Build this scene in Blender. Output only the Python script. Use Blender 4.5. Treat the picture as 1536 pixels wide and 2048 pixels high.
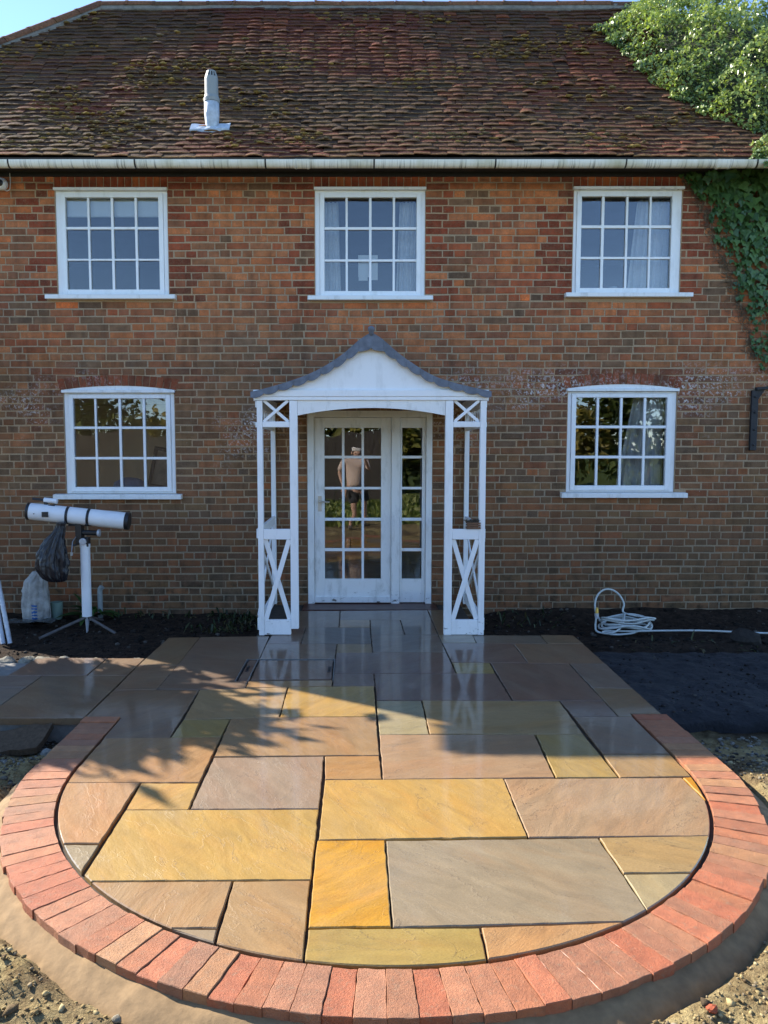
import bpy, bmesh, math, random
import numpy as np
from mathutils import Vector, Matrix

for o in list(bpy.data.objects):
    bpy.data.objects.remove(o)
scene = bpy.context.scene
col = scene.collection
R = math.radians

# ------------------------------------------------------------------ camera
cam_d = bpy.data.cameras.new('camera')
cam_d.sensor_fit = 'VERTICAL'
cam_d.sensor_height = 36.0
cam_d.lens = 1540.0 / 2048.0 * 36.0
cam_d.shift_x = 44.0 / 2048.0
cam_d.clip_start = 0.05
cam_d.clip_end = 900.0
cam = bpy.data.objects.new('camera', cam_d)
cam.location = (0.0, -8.2, 1.65)
cam.rotation_euler = (R(90 - 4.64), 0, 0)
col.objects.link(cam)
scene.camera = cam

# ------------------------------------------------------------------ light
SUN = Vector((-5.66, 3.67, 4.45)).normalized()       # towards the sun
world = bpy.data.worlds.new('World')
scene.world = world
world.use_nodes = True
wn = world.node_tree
wn.nodes.clear()
sky = wn.nodes.new('ShaderNodeTexSky')
sky.sky_type = 'NISHITA'
sky.sun_disc = False
sky.sun_elevation = math.asin(SUN.z)
sky.sun_rotation = math.atan2(SUN.x, SUN.y)
sky.air_density = 0.7
sky.dust_density = 0.0
sky.ozone_density = 3.0
bg = wn.nodes.new('ShaderNodeBackground')
bg.inputs['Strength'].default_value = 0.15
wo = wn.nodes.new('ShaderNodeOutputWorld')
wn.links.new(sky.outputs[0], bg.inputs[0])
wn.links.new(bg.outputs[0], wo.inputs[0])
sun_d = bpy.data.lights.new('sun', 'SUN')
sun_d.energy = 5.0
sun_d.angle = R(0.45)
sun_d.color = (1.0, 0.93, 0.82)
sun = bpy.data.objects.new('sun', sun_d)
sun.rotation_euler = SUN.to_track_quat('Z', 'Y').to_euler()
sun.location = (-10, 8, 12)
col.objects.link(sun)

vs = scene.view_settings
vs.view_transform = 'Standard'
vs.look = 'None'
vs.gamma = 1.0
vs.use_curve_mapping = False
vs.exposure = 1.5
scene.render.engine = 'CYCLES'
scene.cycles.max_bounces = 8
scene.cycles.diffuse_bounces = 4
scene.cycles.glossy_bounces = 4
scene.cycles.transparent_max_bounces = 16
scene.cycles.caustics_reflective = False
scene.cycles.caustics_refractive = False
scene.cycles.use_denoising = True
scene.cycles.sample_clamp_indirect = 8.0

# ------------------------------------------------------------------ helpers
rnd = random.Random(7)
rng = np.random.default_rng(7)


def lin(r, g, b, k=1.0):
    f = lambda c: (c / 255 / 12.92) if c / 255 <= 0.04045 else ((c / 255 + 0.055) / 1.055) ** 2.4
    return (f(r) * k, f(g) * k, f(b) * k)


def props(o, label=None, cat=None, group=None, kind=None):
    if label: o['label'] = label
    if cat: o['category'] = cat
    if group: o['group'] = group
    if kind: o['kind'] = kind
    return o


def empty(name, loc=(0, 0, 0), parent=None, **kw):
    o = bpy.data.objects.new(name, None)
    o.location = loc
    o.empty_display_size = 0.1
    col.objects.link(o)
    if parent: o.parent = parent
    return props(o, **kw)


def link_mesh(name, me, mat, parent=None, smooth=False, bevel=0, loc=None, **kw):
    o = bpy.data.objects.new(name, me)
    col.objects.link(o)
    if mat is not None and not me.materials:
        me.materials.append(mat)
    if parent: o.parent = parent
    if loc: o.location = loc
    if smooth:
        me.polygons.foreach_set('use_smooth', np.ones(len(me.polygons), dtype=bool))
    if bevel:
        b = o.modifiers.new('bevel', 'BEVEL')
        b.width = bevel
        b.segments = 2
        b.limit_method = 'ANGLE'
    return props(o, **kw)


class MB:
    def __init__(s):
        s.v = []; s.f = []; s.c = []

    def add(s, v, f, c=(1, 1, 1)):
        n = len(s.v)
        s.v += [tuple(p) for p in v]
        s.f += [tuple(i + n for i in q) for q in f]
        s.c += [tuple(c)] * len(v) if not isinstance(c, list) or not hasattr(c[0], '__len__') else [tuple(k) for k in c]

    def box(s, x0, x1, y0, y1, z0, z1, c=(1, 1, 1)):
        s.add([(x0, y0, z0), (x1, y0, z0), (x1, y1, z0), (x0, y1, z0), (x0, y0, z1), (x1, y0, z1), (x1, y1, z1), (x0, y1, z1)],
              [(0, 3, 2, 1), (4, 5, 6, 7), (0, 1, 5, 4), (1, 2, 6, 5), (2, 3, 7, 6), (3, 0, 4, 7)], c)

    def beam(s, p, q, w, d, up=(0, 1, 0), c=(1, 1, 1)):
        """bar from p to q: w across, d along 'up'"""
        p, q = Vector(p), Vector(q)
        a = (q - p).normalized()
        n = Vector(up)
        n = (n - a * n.dot(a)).normalized()
        t = a.cross(n)
        vv = []
        for e in (p, q):
            for i, j in ((-1, -1), (1, -1), (1, 1), (-1, 1)):
                vv.append(e + t * (w / 2 * i) + n * (d / 2 * j))
        s.add(vv, [(0, 1, 2, 3)[::-1], (4, 5, 6, 7), (0, 4, 5, 1)[::-1], (1, 5, 6, 2)[::-1], (2, 6, 7, 3)[::-1], (3, 7, 4, 0)[::-1]][::1], c)

    def tube(s, pts, rad, n=8, cap=True, c=(1, 1, 1)):
        pts = [Vector(p) for p in pts]
        if not hasattr(rad, '__len__'): rad = [rad] * len(pts)
        base = len(s.v)
        ref = Vector((0, 0, 1))
        vv = []; ff = []
        prev = None
        for i, p in enumerate(pts):
            a = (pts[min(i + 1, len(pts) - 1)] - pts[max(i - 1, 0)]).normalized()
            if prev is None:
                u = a.orthogonal().normalized()
            else:
                u = (prev - a * prev.dot(a))
                u = u.normalized() if u.length > 1e-6 else a.orthogonal().normalized()
            prev = u
            w = a.cross(u)
            for k in range(n):
                t = 2 * math.pi * k / n
                vv.append(p + (u * math.cos(t) + w * math.sin(t)) * rad[i])
        for i in range(len(pts) - 1):
            for k in range(n):
                k2 = (k + 1) % n
                ff.append((i * n + k, i * n + k2, (i + 1) * n + k2, (i + 1) * n + k))
        if cap:
            ff.append(tuple(range(n))[::-1])
            ff.append(tuple((len(pts) - 1) * n + k for k in range(n)))
        s.add(vv, ff, c)

    def lathe(s, prof, n=24, loc=(0, 0, 0), axis=None, c=(1, 1, 1)):
        """prof: (radius, height) list; axis: unit vector of the height direction"""
        a = Vector(axis).normalized() if axis else Vector((0, 0, 1))
        u = a.orthogonal().normalized(); w = a.cross(u); L = Vector(loc)
        vv = []; ff = []
        for r_, h in prof:
            for k in range(n):
                t = 2 * math.pi * k / n
                vv.append(L + a * h + (u * math.cos(t) + w * math.sin(t)) * r_)
        for i in range(len(prof) - 1):
            for k in range(n):
                k2 = (k + 1) % n
                ff.append((i * n + k, i * n + k2, (i + 1) * n + k2, (i + 1) * n + k))
        ff.append(tuple(range(n))[::-1]); ff.append(tuple((len(prof) - 1) * n + k for k in range(n)))
        s.add(vv, ff, c)

    def mesh(s, name):
        me = bpy.data.meshes.new(name)
        me.from_pydata(s.v, [], s.f)
        a = me.attributes.new('tint', 'FLOAT_COLOR', 'POINT')
        cc = np.ones((len(s.v), 4), dtype=np.float32)
        cc[:, :3] = np.array(s.c, dtype=np.float32).reshape(-1, 3)
        a.data.foreach_set('color', cc.ravel())
        me.update()
        return me

    def build(s, name, mat, parent=None, **kw):
        return link_mesh(name, s.mesh(name), mat, parent, **kw)


def np_mesh(name, V, F, tint=None):
    """V (n,3), F (m,k) int, tint (n,3)"""
    me = bpy.data.meshes.new(name)
    V = np.asarray(V, dtype=np.float32); F = np.asarray(F, dtype=np.int32)
    m, k = F.shape
    me.vertices.add(len(V)); me.vertices.foreach_set('co', V.ravel())
    me.loops.add(m * k); me.loops.foreach_set('vertex_index', F.ravel())
    me.polygons.add(m); me.polygons.foreach_set('loop_start', np.arange(0, m * k, k, dtype=np.int32))
    me.update(calc_edges=True)
    if tint is not None:
        a = me.attributes.new('tint', 'FLOAT_COLOR', 'POINT')
        cc = np.ones((len(V), 4), dtype=np.float32); cc[:, :3] = tint
        a.data.foreach_set('color', cc.ravel())
    return me


# value noise in numpy for ground relief
_perm = rng.random((256, 256))


def vnoise(x, y):
    xi = np.floor(x).astype(int); yi = np.floor(y).astype(int)
    fx = x - xi; fy = y - yi
    fx = fx * fx * (3 - 2 * fx); fy = fy * fy * (3 - 2 * fy)
    g = lambda a, b: _perm[a % 256, b % 256]
    return (g(xi, yi) * (1 - fx) + g(xi + 1, yi) * fx) * (1 - fy) + (g(xi, yi + 1) * (1 - fx) + g(xi + 1, yi + 1) * fx) * fy


def fbm(x, y, o=4):
    s = 0; a = 0.5
    for i in range(o):
        s = s + a * (vnoise(x * 2 ** i + 17.3 * i, y * 2 ** i + 5.1 * i) - 0.5)
        a *= 0.5
    return s


# ------------------------------------------------------------------ materials
class NT:
    def __init__(s, name):
        s.m = bpy.data.materials.new(name)
        s.m.use_nodes = True
        s.t = s.m.node_tree
        s.t.nodes.clear()
        s.out = s.t.nodes.new('ShaderNodeOutputMaterial')

    def n(s, typ, **kw):
        nd = s.t.nodes.new(typ)
        for k, v in kw.items():
            setattr(nd, k, v)
        return nd

    def put(s, sock, v):
        if v is None: return
        if hasattr(v, 'is_output') or isinstance(v, bpy.types.NodeSocket):
            s.t.links.new(v, sock)
        else:
            if isinstance(v, (tuple, list)) and len(v) == 3 and sock.type == 'RGBA':
                v = (*v, 1)
            sock.default_value = v

    def pos(s):
        return s.n('ShaderNodeNewGeometry').outputs['Position']

    def objco(s):
        return s.n('ShaderNodeTexCoord').outputs['Object']

    def map(s, v, scale=(1, 1, 1), loc=(0, 0, 0), rot=(0, 0, 0)):
        m = s.n('ShaderNodeMapping')
        s.put(m.inputs['Vector'], v)
        s.put(m.inputs['Scale'], scale); s.put(m.inputs['Location'], loc); s.put(m.inputs['Rotation'], rot)
        return m.outputs[0]

    def noise(s, v, scale, detail=4, rough=0.6, dist=0.0):
        m = s.n('ShaderNodeTexNoise')
        s.put(m.inputs['Vector'], v); m.inputs['Scale'].default_value = scale
        m.inputs['Detail'].default_value = detail; m.inputs['Roughness'].default_value = rough
        m.inputs['Distortion'].default_value = dist
        return m.outputs['Fac']

    def voro(s, v, scale, feat='F1', out='Distance'):
        m = s.n('ShaderNodeTexVoronoi', feature=feat)
        s.put(m.inputs['Vector'], v); m.inputs['Scale'].default_value = scale
        return m.outputs[out]

    def ramp(s, f, a, b, lo=0.0, hi=1.0, smooth=False):
        m = s.n('ShaderNodeMapRange')
        if smooth: m.interpolation_type = 'SMOOTHSTEP'
        s.put(m.inputs[0], f)
        for i, v in enumerate((a, b, lo, hi)): s.put(m.inputs[1 + i], v)
        return m.outputs[0]

    def math(s, op, a, b=None, c=None):
        m = s.n('ShaderNodeMath', operation=op)
        s.put(m.inputs[0], a)
        if b is not None: s.put(m.inputs[1], b)
        if c is not None: s.put(m.inputs[2], c)
        return m.outputs[0]

    def mix(s, f, a, b, mode='MIX'):
        m = s.n('ShaderNodeMix', data_type='RGBA', blend_type=mode)
        s.put(m.inputs['Factor'], f)
        s.put(m.inputs[6], a); s.put(m.inputs[7], b)
        return m.outputs[2]

    def attr(s, name='tint'):
        return s.n('ShaderNodeAttribute', attribute_name=name).outputs['Color']

    def sep(s, v):
        return s.n('ShaderNodeSeparateXYZ') if False else s._sep(v)

    def _sep(s, v):
        m = s.n('ShaderNodeSeparateXYZ'); s.put(m.inputs[0], v); return m.outputs

    def bump(s, h, strength=0.5, dist=0.01, normal=None):
        m = s.n('ShaderNodeBump')
        m.inputs['Strength'].default_value = strength; m.inputs['Distance'].default_value = dist
        s.put(m.inputs['Height'], h)
        if normal is not None: s.put(m.inputs['Normal'], normal)
        return m.outputs[0]

    def principled(s, color, rough=0.7, normal=None, **kw):
        p = s.n('ShaderNodeBsdfPrincipled')
        s.put(p.inputs['Base Color'], color); s.put(p.inputs['Roughness'], rough)
        if normal is not None: s.put(p.inputs['Normal'], normal)
        for k, v in kw.items(): s.put(p.inputs[k.replace('_', ' ')], v)
        s.t.links.new(p.outputs[0], s.out.inputs[0])
        return p


def simple(name, c, rough=0.6, nscale=20, namp=0.12, bump=0.1, bdist=0.002, **kw):
    t = NT(name)
    v = t.objco()
    nz = t.noise(v, nscale, 5)
    f = t.ramp(nz, 0.3, 0.7, 1 - namp, 1 + namp)
    cc = t.mix(1.0, c, f, 'MULTIPLY')
    t.principled(cc, rough, t.bump(nz, bump, bdist) if bump else None, **kw)
    return t.m


def m_brick():
    t = NT('old_brick')
    p = t.pos()
    n1 = t.noise(p, 9, 5); n2 = t.noise(p, 55, 4); n3 = t.noise(p, 160, 3)
    c = t.mix(1.0, t.attr(), t.ramp(n1, 0.3, 0.7, 0.68, 1.28), 'MULTIPLY')
    c = t.mix(1.0, c, (1.24, 1.02, 0.76), 'MULTIPLY')
    c = t.mix(t.ramp(n2, 0.46, 0.72, 0, 0.55), c, lin(132, 108, 86, 0.9))
    # dark specks and lime bloom with their own shapes
    x, y, z = t._sep(p)[:3]
    dark = t.ramp(t.noise(p, 1.7, 5, 0.7), 0.56, 0.75, 0, 0.5)
    c = t.mix(dark, c, lin(104, 94, 82, 0.8))
    band = t.math('MULTIPLY', t.ramp(z, 1.3, 1.9, 0, 1), t.ramp(z, 2.25, 2.6, 1, 0))
    side = t.ramp(t.noise(t.map(p, (0.55, 1, 1)), 1.1, 3), 0.53, 0.66, 0, 1)
    patch = t.math('MULTIPLY', band, side)
    sp = t.math('MULTIPLY', t.ramp(t.noise(p, 34, 6, 0.75), 0.52, 0.57, 0, 1), patch)
    sp2 = t.ramp(t.noise(p, 60, 3, 0.7), 0.72, 0.76, 0, 0.8)
    c = t.mix(t.math('MAXIMUM', sp, sp2), c, (0.72, 0.70, 0.66))
    streak = t.ramp(t.noise(t.map(p, (9, 1, 0.55)), 1.0, 5, 0.65), 0.5, 0.75, 0, 0.5)
    c = t.mix(streak, c, lin(70, 60, 50, 0.6))
    # green-grey algae near the ground
    alg = t.math('MULTIPLY', t.ramp(z, 0.1, 1.3, 0.85, 0), t.ramp(n1, 0.4, 0.65, 0.1, 1))
    c = t.mix(alg, c, lin(64, 58, 46, 0.6))
    h = t.math('ADD', t.math('MULTIPLY', n2, 0.7), t.math('MULTIPLY', n3, 0.4))
    t.principled(c, 0.92, t.bump(h, 0.75, 0.006), Specular_IOR_Level=0.12)
    return t.m


def m_mortar():
    t = NT('lime_mortar')
    p = t.pos()
    n1 = t.noise(p, 3, 5); n2 = t.noise(p, 90, 4)
    c = t.mix(t.ramp(n1, 0.35, 0.65, 0, 1), lin(194, 162, 126, 0.82), lin(180, 160, 134, 0.82))
    z = t._sep(p)[2]
    c = t.mix(t.ramp(z, 0.2, 1.6, 0.65, 0), c, lin(146, 136, 116, 0.68))
    c = t.mix(1.0, c, t.ramp(n2, 0.3, 0.7, 0.75, 1.2), 'MULTIPLY')
    t.principled(c, 0.95, t.bump(n2, 0.8, 0.006), Specular_IOR_Level=0.12)
    return t.m


def m_tile():
    t = NT('clay_tile')
    p = t.pos()
    n1 = t.noise(p, 4, 5); n2 = t.noise(p, 40, 5)
    c = t.mix(1.0, t.attr(), t.ramp(n2, 0.3, 0.7, 0.65, 1.35), 'MULTIPLY')
    c = t.mix(1.0, c, (1.15, 0.92, 0.74), 'MULTIPLY')
    li = t.ramp(t.noise(p, 22, 6, 0.75), 0.58, 0.68, 0, 0.5)
    c = t.mix(li, c, lin(160, 144, 108, 0.55))
    gr = t.math('MULTIPLY', t.ramp(n1, 0.5, 0.66, 0, 0.6), t.ramp(n2, 0.4, 0.6, 0.2, 1))
    c = t.mix(gr, c, lin(110, 94, 54, 0.6))
    t.principled(c, 0.9, t.bump(n2, 0.9, 0.008), Specular_IOR_Level=0.12)
    return t.m


def m_slab():
    """wet riven sandstone; tint is the stone's own colour"""
    t = NT('riven_sandstone')
    oi = t.n('ShaderNodeObjectInfo').outputs['Random']
    off = t.math('MULTIPLY', oi, 37.0)
    comb = t.n('ShaderNodeCombineXYZ'); t.put(comb.inputs[0], off); t.put(comb.inputs[1], t.math('MULTIPLY', oi, 91.0))
    rot = t.n('ShaderNodeCombineXYZ'); t.put(rot.inputs[2], t.ramp(t.math('FRACT', t.math('MULTIPLY', oi, 7.31)), 0, 1, -1.3, 1.3))
    p = t.map(t.pos(), (1, 1, 1), comb.outputs[0], rot.outputs[0])
    ps = t.map(p, (1.3, 3.8, 1))
    warp = t.noise(ps, 1.3, 4, 0.55, 0.6)
    band = t.noise(ps, 3.2, 5, 0.55, 0.9)
    grain = t.noise(t.map(p, (1, 1.8, 1)), 130, 5, 0.75)
    c = t.attr()
    c = t.mix(1.0, c, t.ramp(band, 0.3, 0.7, 0.84, 1.13), 'MULTIPLY')
    c = t.mix(t.ramp(warp, 0.45, 0.75, 0, 0.45), c, t.mix(0.5, c, lin(210, 190, 152, 0.42)))
    c = t.mix(t.ramp(warp, 0.5, 0.22, 0, 0.35), c, t.mix(1.0, c, (1.12, 0.82, 0.55), 'MULTIPLY'))
    c = t.mix(1.0, c, t.ramp(grain, 0.3, 0.7, 0.78, 1.2), 'MULTIPLY')
    rust = t.ramp(t.noise(t.map(p, (0.7, 2.6, 1)), 1.6, 5, 0.6, 1.2), 0.54, 0.72, 0, 0.3)
    c = t.mix(rust, c, t.mix(1.0, c, (1.12, 0.80, 0.52), 'MULTIPLY'))
    scuff = t.ramp(t.noise(p, 38, 6, 0.8), 0.66, 0.70, 0, 0.35)
    c = t.mix(scuff, c, lin(224, 212, 186, 0.5))
    # riven steps: contour lines of a slow noise give thin broken ledges
    rv = t.noise(t.map(p, (1.0, 2.2, 1)), 2.1, 7, 0.62, 0.4)
    st = t.math('FRACT', t.math('MULTIPLY', rv, 6.0))
    ledge = t.ramp(st, 0.0, 0.10, 0.0, 1.0)
    vein = t.ramp(t.math('ABSOLUTE', t.math('SUBTRACT', rv, 0.5)), 0.0, 0.0035, 1, 0)
    vein = t.math('MULTIPLY', vein, t.ramp(t.noise(p, 3.0, 2), 0.46, 0.56, 0, 0.75))
    c = t.mix(vein, c, lin(84, 60, 40, 0.5))
    h = t.math('ADD', t.math('MULTIPLY', rv, 1.0), t.math('MULTIPLY', t.math('SUBTRACT', 1.0, ledge), 0.10))
    h = t.math('ADD', h, t.math('MULTIPLY', band, 0.16))
    h = t.math('ADD', h, t.math('MULTIPLY', t.noise(t.map(p, (1, 2.5, 1)), 26, 6, 0.7), 0.07))
    wet = t.noise(p, 2.3, 4, 0.6)
    ro = t.ramp(wet, 0.35, 0.65, 0.02, 0.11)
    pr = t.principled(c, 0.55, t.bump(h, 0.45, 0.022), Specular_IOR_Level=0.5)
    t.put(pr.inputs['Coat Weight'], t.ramp(wet, 0.3, 0.62, 1.0, 0.75))
    t.put(pr.inputs['Coat Roughness'], ro)
    t.put(pr.inputs['Coat IOR'], 1.42)
    t.put(pr.inputs['Coat Normal'], t.bump(h, 0.10, 0.012))
    return t.m


def m_edging():
    t = NT('paving_brick')
    p = t.pos()
    n1 = t.noise(p, 16, 5); n2 = t.noise(p, 110, 5, 0.75); n3 = t.noise(p, 320, 3)
    c = t.mix(1.0, t.attr(), t.ramp(n1, 0.3, 0.7, 0.75, 1.2), 'MULTIPLY')
    c = t.mix(t.ramp(n2, 0.55, 0.75, 0, 0.5), c, lin(222, 172, 132, 0.5))
    c = t.mix(t.ramp(n2, 0.42, 0.28, 0, 0.4), c, lin(150, 92, 78, 0.5))
    c = t.mix(1.0, c, (1.0, 0.94, 0.72), 'MULTIPLY')
    c = t.mix(t.ramp(t.noise(p, 34, 5, 0.75), 0.54, 0.70, 0, 0.6), c, lin(182, 152, 120, 0.5))
    h = t.math('ADD', n2, t.math('MULTIPLY', n3, 0.5))
    t.principled(c, 0.7, t.bump(h, 0.9, 0.0065), Coat_Weight=0.1, Coat_Roughness=0.3)
    return t.m


def m_paint(name='white_paint', c=(0.86, 0.87, 0.87), dirt=0.2):
    t = NT(name)
    p = t.pos()
    n1 = t.noise(t.map(p, (1, 1, 0.35)), 11, 5, 0.65); n2 = t.noise(p, 60, 4, 0.7)
    cc = t.mix(t.ramp(n1, 0.52, 0.75, 0, dirt), c, lin(150, 148, 132, 0.75))
    cc = t.mix(t.ramp(n2, 0.70, 0.76, 0, dirt * 2), cc, lin(120, 112, 98, 0.7))
    zz = t._sep(p)[2]
    peel = t.math('MULTIPLY', t.ramp(zz, 0.04, 0.16, 1, 0), t.ramp(t.noise(t.map(p, (1, 1, 2.2)), 9, 6, 0.75), 0.58, 0.63, 0, 1))
    cc = t.mix(peel, cc, lin(112, 104, 92, 0.6))
    grain_ = t.noise(t.map(p, (30, 30, 1.6)), 3, 4, 0.6)
    t.principled(cc, 0.42, t.bump(t.math('ADD', t.math('ADD', n1, n2), t.math('MULTIPLY', grain_, 0.6)), 0.3, 0.004))
    return t.m


def m_glass():
    t = NT('window_glass')
    fr = t.n('ShaderNodeFresnel'); fr.inputs[0].default_value = 1.8
    nz = t.noise(t.pos(), 3.0, 1)
    bp = t.bump(nz, 0.06, 0.02)
    gl = t.n('ShaderNodeBsdfGlossy'); gl.inputs['Roughness'].default_value = 0.0
    t.put(gl.inputs['Normal'], bp)
    tr = t.n('ShaderNodeBsdfTransparent'); tr.inputs[0].default_value = (0.96, 0.975, 0.97, 1)
    mx = t.n('ShaderNodeMixShader')
    t.put(mx.inputs[0], fr.outputs[0]); t.put(mx.inputs[1], tr.outputs[0]); t.put(mx.inputs[2], gl.outputs[0])
    t.t.links.new(mx.outputs[0], t.out.inputs[0])
    return t.m


def m_leaf(name, rough=0.45, transl=0.25, spec=0.5):
    t = NT(name)
    c = t.attr()
    nz = t.noise(t.pos(), 60, 2)
    c = t.mix(1.0, c, t.ramp(nz, 0.3, 0.7, 0.8, 1.2), 'MULTIPLY')
    pr = t.principled(c, rough, None, Specular_IOR_Level=spec)
    if transl:
        tl = t.n('ShaderNodeBsdfTranslucent'); t.put(tl.inputs[0], t.mix(1.0, c, (1.1, 1.25, 0.5), 'MULTIPLY'))
        mx = t.n('ShaderNodeMixShader'); mx.inputs[0].default_value = transl
        t.put(mx.inputs[1], pr.outputs[0]); t.put(mx.inputs[2], tl.outputs[0])
        t.t.links.new(mx.outputs[0], t.out.inputs[0])
    return t.m


def m_ground():
    t = NT('bare_soil')
    p = t.pos()
    x, y, z = t._sep(p)[:3]
    n1 = t.noise(p, 1.6, 5); n2 = t.noise(p, 14, 6, 0.7); n3 = t.noise(p, 70, 5, 0.7)
    dark = t.mix(t.ramp(n2, 0.35, 0.65, 0, 1), lin(30, 25, 21), lin(66, 54, 44))
    sand = t.mix(t.ramp(n2, 0.35, 0.62, 0, 1), lin(150, 126, 86, 0.6), lin(206, 186, 134, 0.6))
    brown = t.mix(t.ramp(n2, 0.35, 0.65, 0, 1), lin(92, 76, 58, 0.8), lin(150, 130, 98, 0.7))
    front = t.mix(t.ramp(n1, 0.42, 0.6, 0, 1), sand, brown)
    f = t.ramp(t.math('ADD', y, t.math('MULTIPLY', n1, 0.7)), -3.0, -3.5, 0, 1)
    c = t.mix(f, dark, front)
    g = t.mix(t.ramp(n2, 0.3, 0.7, 0, 1), lin(70, 92, 36, 0.6), lin(128, 138, 66, 0.6))
    c = t.mix(t.ramp(t.math('ADD', y, n1), -9.6, -10.3, 0, 1), c, g)
    c = t.mix(1.0, c, t.ramp(n3, 0.3, 0.7, 0.7, 1.3), 'MULTIPLY')
    t.principled(c, 0.95, t.bump(t.math('ADD', n3, n2), 0.9, 0.02), Specular_IOR_Level=0.1)
    return t.m


def m_attr(name, rough=0.8, bscale=60, bdist=0.004, bstr=0.6, **kw):
    t = NT(name)
    n2 = t.noise(t.pos(), bscale, 5, 0.65)
    c = t.mix(1.0, t.attr(), t.ramp(n2, 0.3, 0.7, 0.7, 1.3), 'MULTIPLY')
    t.principled(c, rough, t.bump(n2, bstr, bdist), **kw)
    return t.m


def m_gutter():
    t = NT('grimy_gutter')
    p = t.pos()
    st = t.noise(t.map(p, (60, 1, 2.2)), 1.0, 4, 0.7)
    n1 = t.noise(t.map(p, (2, 1, 1)), 1.5, 4)
    c = t.mix(t.ramp(n1, 0.5, 0.7, 0, 0.6), (0.82, 0.80, 0.70), lin(176, 170, 122, 0.9))
    z = t._sep(p)[2]
    low = t.ramp(z, 4.43, 4.36, 0.25, 1)
    c = t.mix(t.math('MULTIPLY', t.ramp(st, 0.52, 0.66, 0, 1), low), c, lin(70, 66, 52, 0.7))
    t.principled(c, 0.5)
    return t.m


M = dict(
    brick=m_brick(), mortar=m_mortar(), tile=m_tile(), slab=m_slab(), edging=m_edging(),
    paint=m_paint(), old_paint=m_paint('weathered_white_paint', (0.83, 0.83, 0.81), 0.42), glass=m_glass(),
    lead=simple('weathered_lead', lin(112, 118, 130, 0.75), 0.5, 18, 0.3, 0.3, 0.004),
    skylit_lead=simple('skylit_lead', lin(196, 206, 216, 0.75), 0.45, 18, 0.25, 0.4, 0.006),  # paler copy of the lead, sky brightness put into its colour
    gutter=m_gutter(), ground=m_ground(),
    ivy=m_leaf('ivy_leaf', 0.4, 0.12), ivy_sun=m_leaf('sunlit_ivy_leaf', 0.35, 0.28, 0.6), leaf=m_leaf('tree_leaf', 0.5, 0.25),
    bark=simple('bark', lin(96, 84, 70, 0.7), 0.9, 14, 0.4, 0.8, 0.01),
    stone=m_attr('rubble', 0.95, 45, 0.01, 0.9, Specular_IOR_Level=0.12), moss=m_attr('moss', 1.0, 90, 0.01, 1.0),
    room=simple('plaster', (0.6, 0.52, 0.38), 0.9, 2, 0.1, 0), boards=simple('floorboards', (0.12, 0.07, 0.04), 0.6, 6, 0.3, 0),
    black=simple('black_plastic', (0.015, 0.015, 0.017), 0.4, 30, 0.2, 0.1),
    iron=simple('wrought_iron', (0.02, 0.02, 0.022), 0.65, 30, 0.4, 0.6, 0.004),
    steel=simple('dull_steel', (0.35, 0.36, 0.37), 0.4, 20, 0.2, 0.1, Metallic=0.8),
    galv=simple('galvanised_pole', (0.45, 0.47, 0.5), 0.45, 20, 0.2, 0.1, Metallic=0.4),
    enamel=simple('white_enamel', (0.76, 0.78, 0.8), 0.3, 6, 0.05, 0),
    cloth=simple('curtain_cloth', (0.72, 0.72, 0.74), 0.9, 40, 0.08, 0.1),
    paper=simple('paper', (0.88, 0.89, 0.89), 0.8, 4, 0.03, 0),
    wood=simple('brown_wood', (0.16, 0.08, 0.04), 0.6, 9, 0.4, 0.3, 0.003),
    fence=simple('fence_board', (0.07, 0.055, 0.045), 0.85, 9, 0.4, 0.4, 0.004),
    concrete=simple('mortar_bed', lin(150, 146, 138, 0.6), 0.95, 14, 0.3, 0.8, 0.012),
    haunch=simple('mortar_haunch', lin(178, 146, 104, 0.5), 0.95, 22, 0.2, 0.6, 0.006),
    jointbed=simple('joint_bed', lin(60, 52, 44), 0.95, 14, 0.3, 0.8, 0.01),
    brass=simple('brass', (0.6, 0.42, 0.12), 0.35, 10, 0.1, 0, Metallic=0.9),
    hose=simple('pale_hose', (0.5, 0.53, 0.5), 0.45, 30, 0.12, 0.1),
)

# ================================================================== ground
CX, CY, RI, RO = 0.098, -4.28, 1.592, 1.81        # patio circle
XL, XR = CX - RO, CX + RO


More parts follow.
